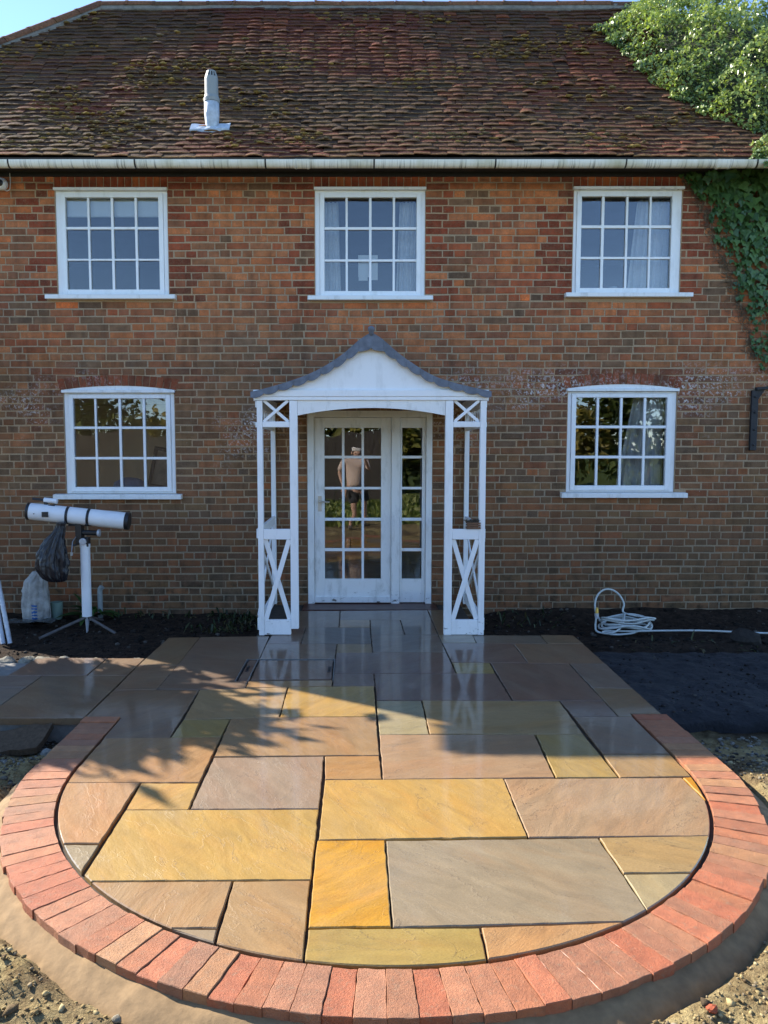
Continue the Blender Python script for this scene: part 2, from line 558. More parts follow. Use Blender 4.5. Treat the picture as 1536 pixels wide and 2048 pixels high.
def ground_h(x, y):
    r = np.hypot(x - CX, np.minimum(y - CY, 0) * 1.0)
    dd = np.where(y < CY, np.hypot(x - CX, y - CY), np.abs(x - CX)) - RO
    h = -0.155 + 0.05 * fbm(x * 1.3, y * 1.3, 4) + 0.035 * fbm(x * 6, y * 6, 4) + 0.03 * np.abs(fbm(x * 15, y * 15, 3))
    # soil thrown up round the apron
    ring = np.clip((dd - 0.015) / 0.11, 0, 1)
    fr = np.clip((-3.75 - y) / 0.4, 0, 1)
    h = h + fr * ring * (0.085 + 0.12 * fbm(x * 2.1 + 3, y * 2.1, 3) + 0.09 * np.abs(fbm(x * 9, y * 9, 4)))
    # bank along the wall at the right, behind the path base
    bank = np.exp(-((y + 1.45) / 0.22) ** 2) * np.clip((x - 2.0) / 0.5, 0, 1)
    h = h + 0.08 * bank + 0.10 * np.clip((y + 0.35) / 0.4, 0, 1) * np.clip((x - 1.2) / 0.3, 0, 1)
    h = h + 0.04 * np.clip((y + 0.5) / 0.5, 0, 1) * np.clip((-1.1 - x) / 0.3, 0, 1)
    # lower under everything that is laid
    h = np.where((dd < 0.02) & (y < -1.4), -0.22, h)
    h = np.where((np.abs(x - 0.09) < 1.05) & (y > -1.6), -0.22, h)
    h = np.where((x > 1.85) & (x < 4.8) & (y > -3.36) & (y < -1.8), -0.22, h)
    h = np.where((x < -1.6) & (x > -5.5) & (y > -3.5) & (y < -2.25), -0.22, h)
    far = np.clip((-y - 9.0) / 3, 0, 1)
    h = np.where(y < -9.0, -0.16 + 0.10 * far + 0.05 * fbm(x * 0.7, y * 0.7, 3), h)
    return h


xs = np.concatenate([[-400, -150, -60, -30, -18, -12, -9, -7, -6], np.arange(-5.2, 5.21, 0.032), [6, 7, 9, 12, 18, 30, 60, 150, 400]])
ys = np.concatenate([[-400, -150, -60, -40, -30, -24, -20, -17, -14, -12, -10.5, -9.5, -9, -8.5, -8.0], np.arange(-7.4, 0.06, 0.03), [0.3, 2, 6, 12, 30, 80, 200, 400]])
gx, gy = np.meshgrid(xs, ys)
gz = ground_h(gx, gy)
gz = np.where(gy > 0.1, -0.2, gz)
nx, ny = len(xs), len(ys)
idx = np.arange(nx * ny).reshape(ny, nx)
F = np.stack([idx[:-1, :-1], idx[:-1, 1:], idx[1:, 1:], idx[1:, :-1]], -1).reshape(-1, 4)
ground = link_mesh('ground', np_mesh('ground', np.stack([gx, gy, gz], -1).reshape(-1, 3), F), M['ground'], smooth=True, kind='structure')

# ------------------------------------------------------------------ patio
PAL = dict(G=(234, 184, 88), Y=(246, 174, 26), B=(194, 168, 132), T=(208, 164, 104), O=(220, 164, 100), K=(214, 174, 128),
           V=(204, 170, 84), P=(208, 184, 130), U=(160, 124, 100), D=(172, 135, 94), N=(158, 140, 120))
SLABS = [
('U',0,[(-0.765,-0.397),(-0.224,-0.397),(-0.214,-1.143),(-0.730,-1.143)]),
('N',0,[(-0.224,-0.397),(0.679,-0.358),(0.679,-0.826),(-0.217,-0.826)]),
('T',0,[(-0.217,-0.826),(0.078,-0.826),(0.077,-1.143),(-0.214,-1.143)]),
('N',0,[(0.078,-0.826),(0.372,-0.826),(0.384,-1.440),(0.080,-1.440)]),
('N',0,[(0.372,-0.826),(0.679,-0.826),(0.681,-1.440),(0.384,-1.440)]),
('D',0,[(0.679,-0.358),(0.925,-0.358),(0.876,-1.440),(0.681,-1.440)]),
('N',0,[(-0.525,-1.143),(0.077,-1.143),(0.083,-1.750),(-0.522,-1.750)]),
('U',0,[(-0.803,-1.143),(-0.525,-1.143),(-0.522,-1.750),(-0.817,-1.750)]),
('U',0,[(-0.817,-1.750),(-0.213,-1.750),(-0.214,-2.240),(-0.813,-2.240)]),
('T',0,[(-0.213,-1.750),(0.083,-1.750),(0.088,-2.034),(-0.214,-2.034)]),
('N',0,[(0.080,-1.440),(0.681,-1.440),(0.691,-2.024),(0.088,-2.034)]),
('U',0,[(-0.214,-2.034),(0.691,-2.024),(0.698,-2.615),(-0.209,-2.623)]),
('U',0,[(-0.209,-2.623),(0.088,-2.623),(0.092,-2.929),(-0.208,-2.929)]),
('B',0,[(0.681,-1.440),(0.988,-1.440),(0.981,-1.718),(0.685,-1.718)]),
('N',0,[(0.986,-1.440),(1.593,-1.446),(1.583,-1.740),(0.979,-1.729)]),
('D',0,[(1.593,-1.446),(1.881,-1.463),(1.888,-1.750),(1.583,-1.740)]),
('U',0,[(0.685,-1.718),(1.291,-1.734),(1.287,-2.343),(0.697,-2.321)]),
('D',0,[(1.291,-1.734),(1.888,-1.750),(1.884,-2.361),(1.287,-2.343)]),
('V',0,[(0.697,-2.321),(0.996,-2.325),(0.989,-2.623),(0.698,-2.615)]),
('U',0,[(0.996,-2.325),(1.602,-2.356),(1.595,-3.248),(0.992,-3.238)]),
('N',0,[(1.602,-2.356),(1.884,-2.361),(1.877,-2.982),(1.597,-2.964)]),
('D',0,[(1.597,-2.964),(1.877,-2.982),(1.876,-3.491),(1.684,-3.494),(1.680,-3.548),(1.590,-3.548)]),
('U',0,[(0.088,-2.623),(0.698,-2.615),(0.989,-2.623),(0.992,-3.238),(0.093,-3.229)]),
('U',0,[(1.302,-3.248),(1.595,-3.248),(1.590,-3.548),(1.308,-3.542)]),
('T',0,[(0.395,-3.232),(1.302,-3.248),(1.290,-3.842),(0.393,-3.839)]),
('P',0,[(0.093,-3.232),(0.395,-3.232),(0.393,-3.839),(0.099,-3.844)]),
('D',1,[(1.308,-3.542),(1.680,-3.548),(1.693,-4.134),(1.307,-4.134)]),
('V',0,[(1.009,-3.845),(1.290,-3.842),(1.297,-4.435),(0.977,-4.435)]),
('T',1,[(1.307,-4.134),(1.693,-4.134),(1.686,-4.423),(1.300,-4.435)]),
('K',0,[(0.099,-3.844),(1.004,-3.844),(0.975,-4.435),(0.103,-4.456)]),
('G',0,[(-0.516,-2.949),(0.087,-2.926),(0.090,-3.549),(-0.510,-3.558)]),
('T',0,[(-1.121,-3.005),(-0.516,-2.949),(-0.510,-3.558),(-1.097,-3.597)]),
('D',0,[(-1.714,-3.016),(-1.121,-3.005),(-1.103,-3.897),(-1.488,-3.905),(-1.492,-3.571),(-1.717,-3.571)]),
('V',0,[(-1.097,-3.597),(-0.808,-3.589),(-0.810,-3.882),(-1.103,-3.897)]),
('T',0,[(-0.808,-3.589),(-0.510,-3.558),(0.090,-3.549),(0.095,-4.155),(-0.203,-4.161),(-0.799,-4.178)]),
('O',1,[(-1.488,-3.905),(-0.810,-3.882),(-0.806,-4.491),(-1.549,-4.499)]),
('B',0,[(-0.799,-4.178),(-0.203,-4.161),(-0.197,-4.774),(-0.794,-4.779)]),
('O',0,[(-0.203,-4.161),(0.095,-4.155),(0.102,-4.456),(-0.188,-4.461)]),
('O',1,[(-1.648,-4.499),(-1.101,-4.493),(-1.100,-5.092),(-1.435,-5.092)]),
('G',0,[(-1.101,-4.493),(-0.806,-4.491),(-0.798,-4.779),(-1.088,-4.782)]),
('G',1,[(-1.088,-4.782),(-0.197,-4.774),(-0.194,-5.363),(-1.084,-5.374)]),
('B',1,[(-1.435,-5.092),(-1.100,-5.092),(-1.100,-5.397),(-1.338,-5.397)]),
('T',1,[(-1.157,-5.374),(-0.495,-5.367),(-0.498,-5.664),(-1.078,-5.664)]),
('B',1,[(-0.819,-5.664),(-0.498,-5.664),(-0.492,-5.816),(-0.789,-5.816)]),
('T',1,[(-0.495,-5.367),(-0.196,-5.363),(-0.188,-5.935),(-0.489,-5.935)]),
('G',0,[(-0.188,-4.461),(0.713,-4.444),(0.709,-5.034),(-0.187,-5.061)]),
('K',1,[(0.713,-4.444),(1.618,-4.429),(1.625,-4.706),(1.611,-4.882),(1.546,-5.021),(0.709,-5.034)]),
('Y',1,[(1.618,-4.429),(1.701,-4.417),(1.653,-4.716),(1.625,-4.706)]),
('Y',0,[(-0.191,-5.061),(0.100,-5.059),(0.104,-5.658),(-0.188,-5.663)]),
('B',1,[(0.100,-5.059),(1.009,-5.040),(1.028,-5.624),(0.104,-5.658)]),
('T',1,[(1.009,-5.040),(1.557,-5.021),(1.419,-5.314),(1.018,-5.321)]),
('P',1,[(1.018,-5.321),(1.419,-5.314),(1.264,-5.644),(1.025,-5.644)]),
('V',1,[(-0.188,-5.663),(0.411,-5.656),(0.404,-5.923),(-0.188,-5.935)]),
('O',1,[(0.411,-5.656),(1.010,-5.626),(0.899,-5.923),(0.404,-5.923)]),
('U',0,[(-2.583,-2.186),(-2.021,-2.200),(-2.017,-2.669),(-2.600,-2.675)]),
('D',0,[(-2.021,-2.200),(-1.719,-2.200),(-1.723,-2.669),(-2.017,-2.669)]),
('N',0,[(-3.347,-2.675),(-2.340,-2.675),(-2.339,-2.949),(-3.360,-2.949)]),
('N',0,[(-3.360,-2.949),(-2.339,-2.949),(-2.340,-3.571),(-3.249,-3.571)]),
('D',0,[(-2.340,-2.675),(-1.723,-2.669),(-1.717,-3.571),(-2.340,-3.571)]),
('D',0,[(-1.704,-1.531),(-1.428,-1.522),(-1.413,-2.399),(-1.721,-2.399)]),
('D',0,[(-1.721,-2.399),(-1.413,-2.399),(-1.417,-2.994),(-1.714,-3.016)]),
('U',0,[(-1.428,-1.522),(-0.819,-1.495),(-0.809,-2.252),(-0.901,-2.252),(-0.903,-2.808),(-0.816,-2.808),(-0.811,-2.967),(-1.121,-3.005),(-1.417,-2.994)]),
('O',0,[(-0.816,-2.808),(-0.208,-2.786),(-0.208,-2.926),(-0.516,-2.949),(-0.811,-2.967)]),
('U',0,[(-0.891,-2.271),(-0.812,-2.271),(-0.809,-2.793),(-0.891,-2.793)]),
('U',0,[(-0.806,-2.271),(-0.224,-2.266),(-0.216,-2.762),(-0.805,-2.793)])]



def clip_half(poly, n, d):
    """keep points with n.p <= d"""
    out = []
    for i in range(len(poly)):
        a, b = poly[i], poly[(i + 1) % len(poly)]
        da = n[0] * a[0] + n[1] * a[1] - d; db = n[0] * b[0] + n[1] * b[1] - d
        if da <= 0: out.append(a)
        if (da < 0 < db) or (db < 0 < da):
            t = da / (da - db)
            out.append((a[0] + (b[0] - a[0]) * t, a[1] + (b[1] - a[1]) * t))
    return out


def clip_apron(poly, rad):
    for k in range(0, 73):
        t = math.pi + math.pi * k / 72
        n = (math.cos(t), math.sin(t))
        poly = clip_half(poly, n, n[0] * CX + n[1] * CY + rad)
        if len(poly) < 3: return []
    return poly


def clean(poly, eps=0.006):
    out = []
    for p in poly:
        if not out or math.hypot(p[0] - out[-1][0], p[1] - out[-1][1]) > eps: out.append(p)
    if len(out) > 1 and math.hypot(out[0][0] - out[-1][0], out[0][1] - out[-1][1]) <= eps: out.pop()
    return out


def area(poly):
    return 0.5 * sum(poly[i][0] * poly[(i + 1) % len(poly)][1] - poly[(i + 1) % len(poly)][0] * poly[i][1] for i in range(len(poly)))


def inset(poly, d):
    if area(poly) < 0: poly = poly[::-1]
    n = len(poly); out = []
    for i in range(n):
        a, b, c = Vector(poly[i - 1]), Vector(poly[i]), Vector(poly[(i + 1) % n])
        e1 = (b - a).normalized(); e2 = (c - b).normalized()
        n1 = Vector((-e1.y, e1.x)); n2 = Vector((-e2.y, e2.x))
        m = n1 + n2
        k = d / max(0.35, 1 + n1.dot(n2))
        out.append(tuple(b + m * k))
    return out


def roughen(poly, step, amp, r):
    out = []
    for i in range(len(poly)):
        a, b = Vector(poly[i]), Vector(poly[(i + 1) % len(poly)])
        L = (b - a).length
        k = max(1, int(L / step))
        nn = Vector((-(b - a).y, (b - a).x)) / max(L, 1e-6)
        for j in range(k):
            q = a + (b - a) * (j / k)
            if j: q = q + nn * r.gauss(0, amp)
            out.append(tuple(q))
    return out


patio = empty('patio', (0, 0, 0), kind='structure')
lumpy = random.Random(3)
for code, clip, poly in SLABS:
    poly = clean(poly)
    if clip: poly = clean(clip_apron(poly, 1.578))
    if len(poly) < 3 or abs(area(poly)) < 0.004: continue
    poly = roughen(inset(poly, 0.0034), 0.04, 0.0012, lumpy)
    pin = inset(poly, 0.0035)
    z0 = lumpy.gauss(0, 0.0013); tx, ty = lumpy.gauss(0, 0.0012), lumpy.gauss(0, 0.0012)
    mx = sum(p[0] for p in poly) / len(poly); my = sum(p[1] for p in poly) / len(poly)
    zt = lambda p: z0 + (p[0] - mx) * tx + (p[1] - my) * ty
    n = len(poly)
    V = [(p[0], p[1], zt(p)) for p in pin] + [(p[0], p[1], zt(p) - 0.004) for p in poly] + [(p[0], p[1], -0.045) for p in poly]
    Fs = [tuple(range(n))]
    for i in range(n):
        j = (i + 1) % n
        Fs += [(n + i, n + j, j, i), (2 * n + i, 2 * n + j, n + j, n + i)]
    j_ = lumpy.uniform(-7, 7)
    cc = lin(*[min(250, c + j_ + lumpy.uniform(-3, 3)) for c in PAL[code]], 0.39)
    mb = MB(); mb.add(V, Fs, cc)
    mb.build('paving_slab', M['slab'], patio)

# bed under the slabs, seen in the open joints
mb = MB()
ring = [(CX + 1.70 * math.cos(math.pi + math.pi * k / 48), CY + 1.70 * math.sin(math.pi + math.pi * k / 48)) for k in range(49)]
outl = ring + [(CX + 1.70, -3.49), (XR - 0.01, -3.49), (XR - 0.01, -1.46), (1.06, -1.46), (1.06, -0.02), (-0.95, -0.02), (-0.95, -1.46), (XL + 0.01, -1.46), (XL + 0.01, -3.55), (CX - 1.70, -3.55)]
n = len(outl)
mb.add([(p[0], p[1], -0.020) for p in outl] + [(p[0], p[1], -0.24) for p in outl], [tuple(range(n))] + [(n + i, n + (i + 1) % n, (i + 1) % n, i) for i in range(n)])
mb.build('joint_bed', M['jointbed'], patio)
mb = MB(); mb.box(-5.4, XL + 0.005, -3.545, -2.22, -0.24, -0.034)
mb.build('mortar_bed', M['concrete'], patio)

# recessed manhole tray
steel_lines = [((-0.905, -2.248), (-0.905, -2.81)), ((-0.818, -2.248), (-0.818, -2.81)), ((-0.214, -2.242), (-0.208, -2.79)), ((-0.905, -2.246), (-0.214, -2.242))]
cover = MB()
for a, b in steel_lines:
    cover.beam((a[0], a[1], -0.006), (b[0], b[1], -0.006), 0.006, 0.02, (0, 0, 1))
mc = cover.build('manhole_frame', M['steel'], patio)
for x, y in ((-0.862, -2.5), (-0.245, -2.52)):
    h = MB(); h.box(x - 0.012, x + 0.012, y - 0.075, y + 0.075, -0.02, 0.0035); h.tube([(x, y - 0.05, 0.004), (x, y - 0.03, 0.012), (x, y + 0.03, 0.012), (x, y + 0.05, 0.004)], 0.004, 6)
    h.build('lifting_key_slot', M['black'], mc)

# edging bricks: a soldier ring round the apron and two short straight runs
EB = [(216, 144, 112), (208, 142, 114), (218, 140, 104), (214, 156, 116), (202, 140, 114), (220, 130, 96), (212, 148, 118), (210, 138, 108), (194, 136, 110)]


def edging(p0, p1, p2, p3, r):
    """p0,p1 inner corners, p2,p3 outer corners (counter-clockwise from above)"""
    mb = MB()
    top = r.gauss(0, 0.0024)
    ps = inset([p0, p1, p2, p3], 0.0008)
    ps = roughen(ps, 0.026, 0.0011, r)
    pi = inset(ps, 0.0018)
    n = len(ps)
    V = [(p[0], p[1], top + r.gauss(0, 0.0006)) for p in pi] + [(p[0], p[1], top - 0.0025) for p in ps] + [(p[0], p[1], -0.12) for p in ps]
    Fs = [tuple(range(n))]
    for i in range(n):
        j = (i + 1) % n
        Fs += [(n + i, n + j, j, i), (2 * n + i, 2 * n + j, n + j, n + i)]
    c = r.choice(EB); jj = r.uniform(-12, 12)
    mb.add(V, Fs, lin(*[min(250, max(0, v + jj)) for v in c], 0.50))
    return mb.build('edging_brick', M['edging'], patio)


er = random.Random(11)
NB = 60
angs = [math.pi]
ws = [er.uniform(0.9, 1.1) for _ in range(NB)]
for w in ws: angs.append(angs[-1] + math.pi * w / sum(ws))
P = lambda r_, a: (CX + r_ * math.cos(a), CY + r_ * math.sin(a))
for a, b in zip(angs[:-1], angs[1:]):
    ro = RO + er.gauss(0, 0.003)
    edging(P(RI, a), P(RI, b), P(ro, b), P(ro, a), er)
for sx, ytop in ((-1, -3.56), (1, -3.495)):
    k = 8; yy = np.linspace(CY, ytop, k + 1)
    for i in range(k):
        xi, xo = CX + sx * RI, CX + sx * RO
        q = [(min(xi, xo), yy[i]), (max(xi, xo), yy[i]), (max(xi, xo), yy[i + 1]), (min(xi, xo), yy[i + 1])]
        edging(*q, er)

# mortar haunching that holds the ring
na, nr = 360, 16
V = []
for i in range(na + 1):
    a = math.pi - 0.25 + (math.pi + 0.5) * i / na
    w = 0.12 + 0.12 * fbm(np.array(a * 3.0), np.array(2.0), 3)
    for j in range(nr):
        t = j / (nr - 1)
        r_ = RO - 0.03 + (0.03 + max(0.05, float(w))) * t
        if a < math.pi: x, y = CX - r_, CY + (math.pi - a) * RO
        elif a > 2 * math.pi: x, y = CX + r_, CY + (a - 2 * math.pi) * RO
        else: x, y = P(r_, a)
        z = -0.026 - 0.095 * t ** 1.8 + 0.022 * float(fbm(np.array(x * 9), np.array(y * 9), 3)) + 0.014 * float(fbm(np.array(x * 34), np.array(y * 34), 3)) * t
        V.append((x, y, z))
I = np.arange((na + 1) * nr).reshape(na + 1, nr)
F = np.stack([I[:-1, :-1], I[:-1, 1:], I[1:, 1:], I[1:, :-1]], -1).reshape(-1, 4)
link_mesh('mortar_haunch', np_mesh('mortar_haunch', V, F[:, ::-1]), M['haunch'], patio, smooth=True)

# base laid for the next path, right of the patio
mbp = MB()
gx2, gy2 = np.meshgrid(np.linspace(XR + 0.004, 4.9, 150), np.linspace(-3.4, -1.86, 80))
gy2 = gy2 + 0.20 * fbm(gx2 * 2.4, gx2 * 0, 4) * np.clip((-3.1 - gy2) / 0.3, 0, 1)
gz2 = -0.05 + 0.05 * fbm(gx2 * 9, gy2 * 9, 4) + 0.04 * fbm(gx2 * 2, gy2 * 2, 2) - 0.05 * np.clip((-3.28 - gy2) / 0.12, 0, 1) ** 2
I = np.arange(gx2.size).reshape(gx2.shape)
F = np.stack([I[:-1, :-1], I[:-1, 1:], I[1:, 1:], I[1:, :-1]], -1).reshape(-1, 4)
VV = np.stack([gx2, gy2, gz2], -1).reshape(-1, 3)
lowr = VV[:150].copy(); lowr[:, 2] = -0.24
F2 = [(i + 1, i, VV.shape[0] + i, VV.shape[0] + i + 1) for i in range(149)]
base_m = simple('dark_path_base', lin(22, 22, 26), 0.9, 30, 0.5, 1.0, 0.02)
link_mesh('path_base', np_mesh('path_base', np.vstack([VV, lowr]), np.vstack([F, np.array(F2)])), base_m, kind='structure')

# ================================================================== house
house = empty('brick_house', (0, 0, -0.2), label='two storey red brick cottage with white sash-style windows and old tiled roof', cat='house')
HOUSE_INV = Matrix.Translation((0, 0, 0.2))


def part(o, parent):
    """parent while keeping world coordinates baked in the mesh"""
    o.parent = parent
    m = Matrix.Identity(4)
    p = parent
    off = Vector((0, 0, 0))
    while p is not None:
        off += p.location
        p = p.parent
    o.location = -off
    return o


HX0, HX1 = -5.13, 5.0
WIN = {
    'UL': dict(o=(-3.174, -2.016, 3.259, 4.313), s=(-3.286, -1.938, 3.207, 3.259), h=(-3.183, -2.010, 4.313, 4.343),
               c=[(-3.073, -2.849), (-2.826, -2.605), (-2.579, -2.358), (-2.333, -2.109)], r=[(3.955, 4.248), (3.631, 3.928), (3.315, 3.611)]),
    'UM': dict(o=(-0.488, 0.655, 3.248, 4.318), s=(-0.564, 0.737, 3.197, 3.248), h=(-0.496, 0.662, 4.318, 4.348),
               c=[(-0.39, -0.171), (-0.148, 0.073), (0.099, 0.319), (0.343, 0.566)], r=[(3.953, 4.248), (3.626, 3.925), (3.299, 3.601)]),
    'UR': dict(o=(2.192, 3.314, 3.279, 4.323), s=(2.115, 3.432, 3.228, 3.279), h=(2.18, 3.325, 4.323, 4.353),
               c=[(2.275, 2.485), (2.514, 2.737), (2.761, 2.981), (3.002, 3.21)], r=[(3.971, 4.258), (3.651, 3.94), (3.33, 3.626)]),
    'LL': dict(o=(-3.15, -1.983, 1.182, 2.244), s=(-3.269, -1.915, 1.124, 1.182), h=(-3.162, -1.972, 2.244, 2.276),
               c=[(-3.055, -2.832), (-2.811, -2.577), (-2.551, -2.323), (-2.296, -2.074)], r=[(1.893, 2.187), (1.571, 1.866), (1.252, 1.544)],
               arch=(-3.19, -1.955, 2.276, 2.322, 0.108)),
    'LR': dict(o=(2.174, 3.325, 1.198, 2.26), s=(2.112, 3.445, 1.14, 1.198), h=(2.157, 3.338, 2.26, 2.291),
               c=[(2.264, 2.482), (2.508, 2.731), (2.757, 2.98), (3.007, 3.224)], r=[(1.903, 2.197), (1.584, 1.874), (1.268, 1.555)],
               arch=(2.14, 3.355, 2.291, 2.338, 0.112)),
}
WLAB = {'UL': 'upper window with a roller blind', 'UM': 'upper window above the porch with a paper notice', 'UR': 'upper window beside the ivy',
        'LL': 'arched ground floor window behind the telescope', 'LR': 'arched ground floor window near the iron bracket'}
DOOR = (-0.58, 0.745, -0.1, 2.061)
openings = []
for k, w in WIN.items():
    a = w['o']; openings.append((a[0], a[1], a[2], w['h'][3]))
openings.append(DOOR)
Z0, Z1 = -0.25, 4.50

wall_xs = sorted(set([HX0, HX1] + [v for o in openings for v in o[:2]]))
wall_zs = sorted(set([Z0, Z1] + [v for o in openings for v in o[2:]]))
mb = MB()
solid = lambda x, z: HX0 < x < HX1 and Z0 < z < Z1 and not any(o[0] < x < o[1] and o[2] < z < o[3] for o in openings)
YM, YB = 0.0, 0.24
for i in range(len(wall_xs) - 1):
    for j in range(len(wall_zs) - 1):
        x0, x1, z0, z1 = wall_xs[i], wall_xs[i + 1], wall_zs[j], wall_zs[j + 1]
        mx, mz = (x0 + x1) / 2, (z0 + z1) / 2
        if not solid(mx, mz): continue
        mb.add([(x0, YM, z0), (x1, YM, z0), (x1, YM, z1), (x0, YM, z1)], [(0, 1, 2, 3)])
        mb.add([(x0, YB, z0), (x1, YB, z0), (x1, YB, z1), (x0, YB, z1)], [(3, 2, 1, 0)])
        e = 1e-3
        for cond, q in ((solid(x0 - e, mz), (x0, x0, z0, z1)), (solid(x1 + e, mz), (x1, x1, z0, z1)), (solid(mx, z0 - e), (x0, x1, z0, z0)), (solid(mx, z1 + e), (x0, x1, z1, z1))):
            if not cond:
                a, b, c, d = q
                mb.add([(a, YM, c), (b, YM, d), (b, YB, d), (a, YB, c)], [(0, 1, 2, 3)])
# gable ends and back wall
ADDED_GW = (1.5, 2.9, 0.9, 2.15)          # window added in the unseen left gable to sun the room: y0,y1,z0,z1
for x in (HX0, HX1):
    xi = x + (0.24 if x < 0 else -0.24)
    for xx in (x, xi):
        if x > 0:
            mb.add([(xx, 0, Z0), (xx, 5.0, Z0), (xx, 5.0, 4.5), (xx, 3.9, 5.82), (xx, 0.92, 5.82), (xx, 0, 4.9), (xx, 0, 4.5)], [tuple(range(7))])
        else:
            mb.add([(xx, 0, ADDED_GW[3]), (xx, 5.0, ADDED_GW[3]), (xx, 5.0, 4.5), (xx, 3.9, 5.82), (xx, 0.92, 5.82), (xx, 0, 4.9), (xx, 0, 4.5)], [tuple(range(7))])
            for y0, y1, z0, z1 in ((0, 5.0, Z0, ADDED_GW[2]), (0, ADDED_GW[0], ADDED_GW[2], ADDED_GW[3]), (ADDED_GW[1], 5.0, ADDED_GW[2], ADDED_GW[3])):
                mb.add([(xx, y0, z0), (xx, y1, z0), (xx, y1, z1), (xx, y0, z1)], [(0, 1, 2, 3)])
for a, b in (((ADDED_GW[0], ADDED_GW[2]), (ADDED_GW[1], ADDED_GW[2])), ((ADDED_GW[1], ADDED_GW[2]), (ADDED_GW[1], ADDED_GW[3])), ((ADDED_GW[1], ADDED_GW[3]), (ADDED_GW[0], ADDED_GW[3])), ((ADDED_GW[0], ADDED_GW[3]), (ADDED_GW[0], ADDED_GW[2]))):
    mb.add([(HX0, a[0], a[1]), (HX0, b[0], b[1]), (HX0 + 0.24, b[0], b[1]), (HX0 + 0.24, a[0], a[1])], [(0, 1, 2, 3)])
mb.add([(HX0, 5.0, Z0), (HX1, 5.0, Z0), (HX1, 5.0, 4.5), (HX0, 5.0, 4.5)], [(0, 1, 2, 3)])
wall = part(mb.build('wall', M['mortar']), house)

# ---- bricks
br = random.Random(21)


def brick_mesh(x0, x1, z0, z1, c, r, yo=0.0):
    j = lambda s=0.0024: r.gauss(0, s)
    f = min(-0.0034, -0.0048 + r.gauss(0, 0.0014)) + yo
    ch = 0.005
    fr = [(x0 + ch + j(), f + max(-0.002, min(0.002, j(0.0009))), z0 + ch + j()), (x1 - ch + j(), f + max(-0.002, min(0.002, j(0.0009))), z0 + ch + j()), (x1 - ch + j(), f + max(-0.002, min(0.002, j(0.0009))), z1 - ch + j()), (x0 + ch + j(), f + max(-0.002, min(0.002, j(0.0009))), z1 - ch + j())]
    md = [(x0 + j(0.0014), f + 0.004, z0 + j(0.0014)), (x1 + j(0.0014), f + 0.004, z0 + j(0.0014)), (x1 + j(0.0014), f + 0.004, z1 + j(0.0014)), (x0 + j(0.0014), f + 0.004, z1 + j(0.0014))]
    bk = [(p[0], 0.03, p[2]) for p in md]
    Fs = [(0, 1, 2, 3)]
    for i in range(4):
        k = (i + 1) % 4
        Fs += [(4 + i, 4 + k, k, i), (8 + i, 8 + k, 4 + k, 4 + i)]
    return fr + md + bk, Fs, c


def brick_colour(x, z, r, header=False):
    t = 0.5 * r.random() + 0.5 * min(1, max(0, 0.5 + 1.7 * float(fbm(np.array(x * 1.1 + 2), np.array(z * 2.2 + 7), 3))))
    near = 9
    for o in openings[:5]:
        if o[2] - 0.05 < z < o[3] + 0.2:
            near = min(near, max(o[0] - x, x - o[1], 0))
    up = min(1, max(0, (z - 1.9) / 1.2))
    if near < 0.34 and r.random() < 0.75:
        c = r.choice([(108, 58, 46), (100, 54, 44), (116, 64, 50), (94, 56, 47)])
    elif t < 0.46: c = r.choice([(142, 94, 68), (150, 98, 70), (134, 90, 68), (146, 90, 62)])
    elif t < 0.66: c = r.choice([(126, 80, 62), (124, 84, 66), (128, 74, 56), (116, 76, 62)])
    elif t < 0.84: c = r.choice([(106, 76, 64), (96, 78, 68), (112, 80, 64)])
    else: c = r.choice([(92, 76, 66), (82, 70, 64), (160, 92, 58)])
    # the older lower storey is a greyer, browner brick
    g = (1 - up) * 0.78 * (0.7 + 0.6 * r.random())
    grey = r.choice([(92, 76, 64), (84, 72, 62), (96, 80, 64), (80, 70, 64), (104, 76, 60)])
    c = [a * (1 - g) + b * g for a, b in zip(c, grey)]
    side = float(fbm(np.array(x * 0.8 + 4), np.array(z * 0.8), 3))
    g2 = min(0.6, max(0, side * 2.2)) * (0.3 + 0.7 * (1 - up))
    c = [a * (1 - g2) + b * g2 for a, b in zip(c, (94, 84, 72))]
    k = r.uniform(0.93, 1.07)
    return lin(*[min(255, v * k) for v in c], 1.5)


def cuts_at(z0, z1):
    zm = (z0 + z1) / 2
    out = []
    for k, w in WIN.items():
        o = w['o']
        if o[2] - 0.02 < zm < w['h'][3] + 0.005: out.append((o[0], o[1]))
        if w['s'][2] - 0.005 < zm < w['s'][3]: out.append((w['s'][0], w['s'][1]))
        if 'arch' in w:
            ax0, ax1, zs, zc, dp = w['arch']
            mid, hw = (ax0 + ax1) / 2, (ax1 - ax0) / 2
            if w['h'][3] <= zm:
                # width of the arch band at this height
                q = (zm - zs - dp + 0.02) / (zc - zs + 0.02)
                if q < 1: out.append((mid - hw * math.sqrt(max(0, 1 - max(0, q))), mid + hw * math.sqrt(max(0, 1 - max(0, q)))))
        elif w['h'][3] <= zm < w['h'][3] + 0.125: out.append((w['h'][0], w['h'][1]))
    if zm < DOOR[3]: out.append((DOOR[0], DOOR[1]))
    return sorted(out)


